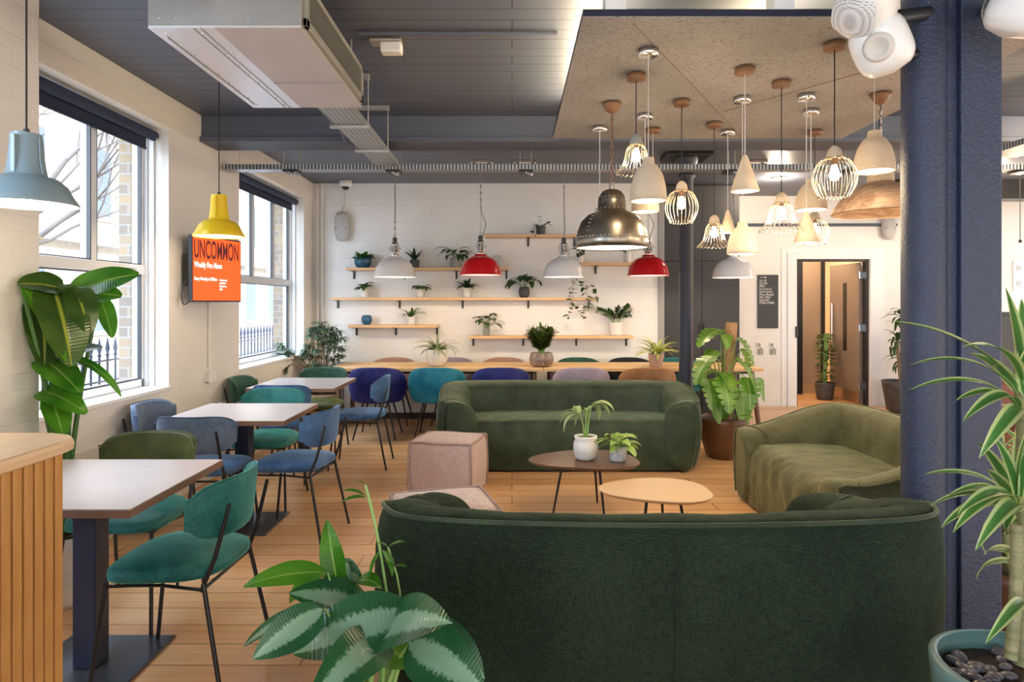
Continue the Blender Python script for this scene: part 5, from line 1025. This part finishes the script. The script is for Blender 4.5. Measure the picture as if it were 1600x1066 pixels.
# --- corner bush
def bush(g, gs, n=70, seed=3):
    rr = random.Random(seed)
    for k in range(n):
        u = rr.uniform(0, 2*PI); hgt_ = rr.uniform(.55, 1.22); rad = .32*math.sin(min(1, (hgt_-.42)/.85)*PI)**.6*rr.uniform(.3, 1.0); c = Vector((rad*math.cos(u), rad*math.sin(u)*.75, hgt_))
        if k < 16: gs.tube(catmull([(.02*math.cos(u), .02*math.sin(u), .35), (rad*.4*math.cos(u), rad*.3*math.sin(u), .55), c], 5), .006, 5)
        for j in range(15): a = rr.uniform(0, 2*PI); g.leaf(c, (math.cos(a), math.sin(a), rr.uniform(-.3, .9)), .10*rr.uniform(.7, 1.3), .020, 1.3, .2, 'lance', 5, 2)
    for c in (Vector((-.52, -.45, .72)), Vector((-.44, -.35, .86)), Vector((-.40, -.30, .98)), Vector((-.35, -.2, .9))):
        gs.tube(catmull([(0, 0, .5), (c.x*.5, c.y*.5, .75), c], 5), .006, 5)
        for j in range(26): a = rr.uniform(0, 2*PI); g.leaf(c, (math.cos(a), math.sin(a), rr.uniform(-.4, .9)), .12*rr.uniform(.7, 1.2), .024, 1.4, .2, 'lance', 5, 2)
t = thing('potted_bush', 'feathery grey-green bush in a woven basket in the window corner', 'potted plant', (-2.20, 7.70, 0)); pot(t, [(.15, 0), (.18, .03), (.20, .2), (.19, .40)], MT['wicker'], .36, .17, 'basket')
g, gs = G(), G(); bush(g, gs, 95)
for q in (g, gs): q.v = [(max(v[0], -.285) if v[2] < .88 else max(v[0], -.44), min(v[1], .58 if v[0] > -.28 else .2), v[2]) for v in q.v]
g.build('foliage', MT['lf_bush'], t); gs.build('stems', MT['trunk'], t)
# --- plants at the doorway
def pillar(g, gs):
    rr = random.Random(5)
    for k in range(150): a = rr.uniform(0, 2*PI); z = rr.uniform(.3, .98); r_ = .05+.12*rr.random(); g.leaf((r_*math.cos(a)*.6, r_*math.sin(a)*.6, z), (math.cos(a), math.sin(a), .3), .10, .075, 1.3, .2, 'heart', 5, 2)
    gs.tube([(0, 0, .2), (.01, 0, .6), (.03, 0, 1.0)], .03, 10)
plant('potted_climber', 'dark climbing plant on a pole inside the open doorway', (4.72, 9.95, 0), CYL(.14, .26, .8), MT['cerd'], MT['lf_mid'], .23, pillar)
def drac(g, gs, heads, seed, L=.42, W=.045, n=18, base=(0, 0, .3), sr=.02, bend=1.9, el0=-.1):
    rr = random.Random(seed)
    for hx, hy, hz in heads:
        gs.tube(catmull([(base[0]+hx*.2, base[1]+hy*.2, base[2]), (hx*.8, hy*.8, (base[2]+hz)/2), (hx, hy, hz)], 6), sr, 10)
        for k in range(n): a = rr.uniform(0, 2*PI); el = el0+(1.35-el0)*k/n; g.leaf((hx, hy, hz-.10*(1-k/n)), (math.cos(a)*math.cos(el), math.sin(a)*math.cos(el), math.sin(el)), L*rr.uniform(.75, 1.15), W, bend*rr.uniform(.6, 1.2), .25, 'lance', 9, 4, rr.uniform(-.3, .3))
t = thing('potted_dracaena', 'dark slender-leaved plant in a black pot right of the doorway', 'potted plant', (5.17, 8.75, 0)); pot(t, [(.14, 0), (.18, .04), (.23, .36), (.24, .42)], MT['cerd'], .38, .2)
g, gs = G(), G(); drac(g, gs, [(-.0, 0, 1.32), (-.05, 0, .98), (.03, .03, .74)], 3, .26, .05, 18, (0, 0, .38), .018); g.build('foliage', MT['lf_dark'], t); gs.build('stems', MT['trunk'], t)
# --- banana plant by the near window
t = thing('potted_banana_plant', 'large banana-leaved plant in front of the nearer window', 'potted plant', (-2.17, 3.20, 0)); pot(t, [(.11, 0), (.13, .03), (.145, .30), (.15, .34)], MT['cerw'], .31, .13)
g, gd, gs = G(), G(), G()
def bleaf(gg, px, py, Y, tx, ty, tY, W, bend, tw=0, fold=.12, wave=.01):
    a = Vector(W3(px, py, Y))-t.location; b = Vector(W3(tx, ty, tY))-t.location; d = b-a; ax = d.normalized().cross(Vector((0, 0, 1)))
    d2 = Matrix.Rotation(bend*.48, 3, ax.normalized()) @ d if ax.length > .15 else d
    gs.tube(catmull([(R.uniform(-.03, .03), R.uniform(-.03, .03), .3), (a.x*.4, a.y*.4, .3+(a.z-.3)*.55), a], 8), [.014-.0004*i for i in range(17)], 8); gg.leaf(a, d2, d.length*(1+bend*bend*.03), W, bend, fold, 'paddle', 20, 12, tw, wave)
bleaf(gd, 100, 452, 3.12, 28, 447, 2.98, .16, .5, -.7, .25)
bleaf(gd, 82, 446, 3.10, 106, 574, 2.95, .21, .7, .1, .35)
bleaf(gd, 118, 450, 3.12, 134, 522, 3.02, .13, .6, .2, .3)
bleaf(g, 34, 447, 3.00, 100, 566, 2.93, .075, .35, .1, .3)
bleaf(gd, 60, 470, 3.18, 75, 575, 3.1, .20, .5, -.2, .3)
bleaf(g, 105, 462, 3.25, 213, 436, 3.28, .19, .5, .9)
bleaf(g, 100, 470, 3.22, 180, 470, 3.2, .20, .8, .7)
bleaf(g, 155, 462, 3.25, 175, 528, 3.2, .10, .3, .0)
bleaf(g, 70, 475, 3.3, 62, 430, 3.3, .10, .1, 0)
bleaf(gd, 90, 562, 3.15, 152, 548, 3.1, .10, .6, .6)
bleaf(g, 75, 545, 3.18, 100, 592, 3.1, .16, .4, .2)
bleaf(g, 65, 560, 3.15, 112, 618, 3.0, .15, .6, .4)
bleaf(g, 105, 560, 3.12, 168, 632, 3.05, .05, 1.5, .4)
bleaf(g, 62, 612, 3.12, 108, 660, 3.0, .12, 1.1, .6)
bleaf(g, 80, 622, 3.10, 98, 680, 3.0, .12, .3, 0)
g.build('foliage', MT['lf_ban'], t); gd.build('dark_foliage', MT['lf_band'], t); gs.build('stems', plain('banana_stem', (.06, .16, .03), .4), t)
# --- foreground aglaonema, bottom left
t = thing('potted_aglaonema', 'silver-patterned broad-leaved plant in the foreground at the left of the near sofa', 'potted plant', (-.40, 1.86, 0)); pot(t, [(.12, 0), (.15, .03), (.17, .20), (.17, .25)], MT['cerw'], .22, .15)
g, gl, gs = G(), G(), G()
def al(gg, px, py, Y, tx, ty, tY, W, bend, tw=0, fold=.18, m=8):
    a = Vector(W3(px, py, Y))-t.location; b = Vector(W3(tx, ty, tY))-t.location; d = b-a; L = d.length*1.10; d2 = Matrix.Rotation(bend*.45, 3, d.normalized().cross(Vector((0, 0, 1))).normalized()) @ d
    base = Vector((R.uniform(-.03, .03), R.uniform(-.03, .03), .2)); gs.tube(catmull([base, base.lerp(a, .55)+Vector((0, .02, .04)), a+Vector((0, .012, -.004))], 6), [.009-.00055*i for i in range(13)], 8)
    sg = -1 if d.x < 0 else 1
    gg.leaf(a, d2, L, W*1.02, bend, fold, 'lance', 16, m, sg*(.35+abs(tw)*.9), .008)
al(g, 652, 965, 1.80, 480, 1090, 1.62, .16, 1.3, .5)
al(g, 600, 1000, 1.78, 540, 1130, 1.5, .13, 1.3, .3)
al(g, 582, 965, 1.86, 462, 945, 1.75, .14, .7, .3)
al(g, 505, 952, 1.72, 420, 1045, 1.60, .10, .7, .6)
al(g, 500, 955, 1.80, 386, 1030, 1.72, .055, 1.1, .2)
al(g, 592, 1000, 1.80, 655, 1010, 1.55, .17, .8, -.5)
al(g, 640, 1005, 1.76, 720, 1110, 1.60, .15, 1.0, -.4)
al(g, 640, 985, 1.90, 735, 1085, 1.80, .14, 1.2, -.2)
al(g, 555, 985, 1.95, 470, 1010, 1.92, .12, .9, .1)
al(gl, 530, 925, 1.90, 487, 832, 1.9, .07, .5, 1.2, .4)
al(gl, 510, 895, 1.84, 392, 938, 1.72, .07, .9, .4)
al(gl, 500, 905, 1.92, 452, 958, 1.9, .055, 1.3, .3)
al(g, 548, 905, 1.95, 538, 880, 1.95, .07, .3, 0)
al(gl, 556, 912, 1.9, 590, 925, 1.85, .06, 1.7, 0)
al(g, 520, 900, 2.0, 545, 925, 1.9, .10, 1.0, .6)
al(gl, 600, 1010, 1.9, 625, 1060, 1.75, .09, .8, -.6)
st = [Vector(W3(x_, y_, 1.9))-t.location for x_, y_ in ((612, 975), (603, 920), (595, 865), (583, 805), (571, 758))]; gs.tube(catmull([(.02, .0, .2)]+st, 6), .0042, 7)
st2 = [Vector(W3(x_, y_, 1.92))-t.location for x_, y_ in ((623, 960), (622, 910), (614, 880), (606, 855))]; gs.tube(catmull([(.03, .0, .2)]+st2, 6), .003, 6)
for x_, y_, dx, dz, L in ((571, 778, -1, .1, .055), (570, 775, -1, .6, .05), (571, 757, -.8, .6, .02), (596, 862, -.7, -1.0, .07), (598, 860, .6, -.8, .06), (606, 857, 1, .8, .045), (606, 855, -.9, .7, .03), (617, 884, -.5, .5, .03), (617, 885, .6, .2, .03)):
    gl.leaf(Vector(W3(x_, y_, 1.9))-t.location, (dx, -.2, dz), L*1.3, L*.62, .6, .3, 'oval', 8, 4)
g.build('foliage', MT['lf_agl'], t); gl.build('young_leaves', MT['lf_ban'], t); gs.build('stems', plain('pale_green_stem', (.24, .42, .12), .35), t)
# --- big dracaena, right foreground, in the teal pot
t = thing('potted_dracaena', 'tall striped-leaf plant with ringed canes in the teal pot at the right edge', 'potted plant', (1.35, 1.72, 0)); pot(t, [(.15, 0), (.17, .02), (.205, .30), (.222, .46), (.224, .49), (.215, .495)], MT['teal_pot'], .44, .205)
g, gs = G(), G()
for (px0, py0, Y0, px1, py1, Y1, r_) in ((1579, 1030, 1.66, 1588, 820, 1.70, .014), (1600, 1040, 1.72, 1597, 560, 1.74, .017), (1614, 1040, 1.76, 1622, 700, 1.76, .012)):
    a, b = Vector(W3(px0, py0, Y0))-t.location, Vector(W3(px1, py1, Y1))-t.location; c = catmull([a, a.lerp(b, .5)+Vector((.006, 0, 0)), b], 30); gs.tube(c, [r_*(1+.10*((i % 3) == 0)) for i in range(len(c))], 12)
def dl(px, py, Y, tx, ty, tY, W, bend, tw=0, fold=.3, L=1.12):
    a = Vector(W3(px, py, Y))-t.location; b = Vector(W3(tx, ty, tY))-t.location; d = b-a; ax = d.normalized().cross(Vector((0, 0, 1)))
    d2 = Matrix.Rotation(bend*.48, 3, ax.normalized()) @ d if ax.length > .05 else d; g.leaf(a, d2, d.length*L, W, bend, fold, 'lance', 14, 6, (-1 if d.x < 0 else 1)*.45)
for a_ in ((1592, 605, 1.7, 1425, 520, 1.62, .042, .75), (1590, 620, 1.7, 1466, 588, 1.6, .03, 1.3), (1588, 632, 1.7, 1464, 628, 1.6, .028, 1.2), (1596, 600, 1.72, 1580, 465, 1.7, .045, .25), (1592, 600, 1.72, 1545, 505, 1.75, .035, .9), (1598, 600, 1.7, 1556, 560, 1.5, .04, 1.0),
           (1594, 640, 1.68, 1565, 680, 1.5, .04, 1.6), (1600, 620, 1.7, 1640, 500, 1.7, .045, .6), (1590, 615, 1.7, 1540, 575, 1.8, .035, 1.0), (1600, 640, 1.7, 1640, 680, 1.6, .04, 1.4), (1586, 790, 1.7, 1480, 762, 1.62, .032, 1.2), (1582, 800, 1.7, 1488, 815, 1.62, .026, 1.6), (1590, 790, 1.7, 1560, 870, 1.5, .045, 1.9), (1584, 795, 1.68, 1508, 850, 1.6, .036, 1.7),
           (1588, 780, 1.7, 1545, 690, 1.75, .036, .7), (1590, 780, 1.7, 1575, 660, 1.7, .04, .3), (1592, 790, 1.7, 1630, 700, 1.7, .04, .8), (1586, 800, 1.7, 1540, 880, 1.75, .036, 1.5), (1590, 795, 1.74, 1530, 740, 1.85, .036, 1.0), (1592, 610, 1.75, 1500, 560, 1.9, .034, 1.0), (1590, 640, 1.7, 1530, 640, 1.6, .036, 1.4), (1596, 650, 1.7, 1545, 700, 1.75, .036, 1.3), (1598, 590, 1.75, 1605, 480, 1.8, .045, .3), (1590, 790, 1.75, 1600, 670, 1.8, .04, .3), (1590, 785, 1.8, 1515, 700, 1.95, .034, .8), (1588, 800, 1.68, 1525, 800, 1.55, .034, 1.5), (1592, 640, 1.66, 1590, 740, 1.5, .04, 1.7), (1595, 880, 1.7, 1521, 915, 1.8, .03, 1.2), (1595, 870, 1.75, 1530, 875, 1.85, .034, 1.3), (1592, 800, 1.66, 1600, 900, 1.45, .04, 2.0), (1584, 790, 1.66, 1550, 830, 1.5, .04, 1.6), (1600, 940, 1.66, 1590, 1030, 1.5, .03, 1.4)): dl(*a_)
g.build('foliage', MT['lf_dra'], t); gs.build('canes', MT['cane'], t)
pb = None; rr = random.Random(2)
for k in range(64):
    a = rr.uniform(0, 2*PI); r_ = .175*math.sqrt(rr.random()); s = rr.uniform(.8, 1.25)
    lo = (1.35+r_*math.cos(a), 1.72+r_*math.sin(a), .452+.006*rr.random())
    if pb is None: pb = G().ball((0, 0, 0), .021, .015, .010, 14, 8).build('pebble', MT['pebble']); c = pb
    else: c = pb.copy(); col.objects.link(c)
    c.location = lo; c.rotation_euler = (rr.uniform(-.25, .25), rr.uniform(-.25, .25), rr.uniform(0, 6.28)); c.scale = (s, s*rr.uniform(.8, 1.1), 1)
    tag(c, 'smooth dark pebble lying on the soil of the teal pot', 'pebble', 'dark pebbles in the teal pot')
# --- second plant pot behind it
t = thing('potted_dracaena', 'striped bushy plant in a brown pot behind the teal pot', 'potted plant', (2.24, 2.98, 0)); pot(t, [(.13, 0), (.15, .02), (.17, .22), (.175, .27)], MT['terra'], .24, .15)
g, gs = G(), G(); drac(g, gs, [(-.03, -.03, .45), (.04, .0, .62), (.0, .03, .80)], 12, .27, .045, 16, (0, 0, .22), .014); g.build('foliage', MT['lf_dra'], t); gs.build('stems', MT['cane'], t)
t = thing('potted_bush', 'leafy plant in a dark pot on the floor beyond the dark column', 'potted plant', (3.35, 4.35, 0)); pot(t, CYL(.15, .3, .8), MT['cerd'], .27, .13)
g, gs = G(), G(); drac(g, gs, [(0, 0, .5), (.02, 0, .75)], 22, .25, .05, 14, (0, 0, .25), .015); g.build('foliage', MT['lf_dra'], t); gs.build('stems', MT['trunk'], t)
bpy.context.view_layer.update()
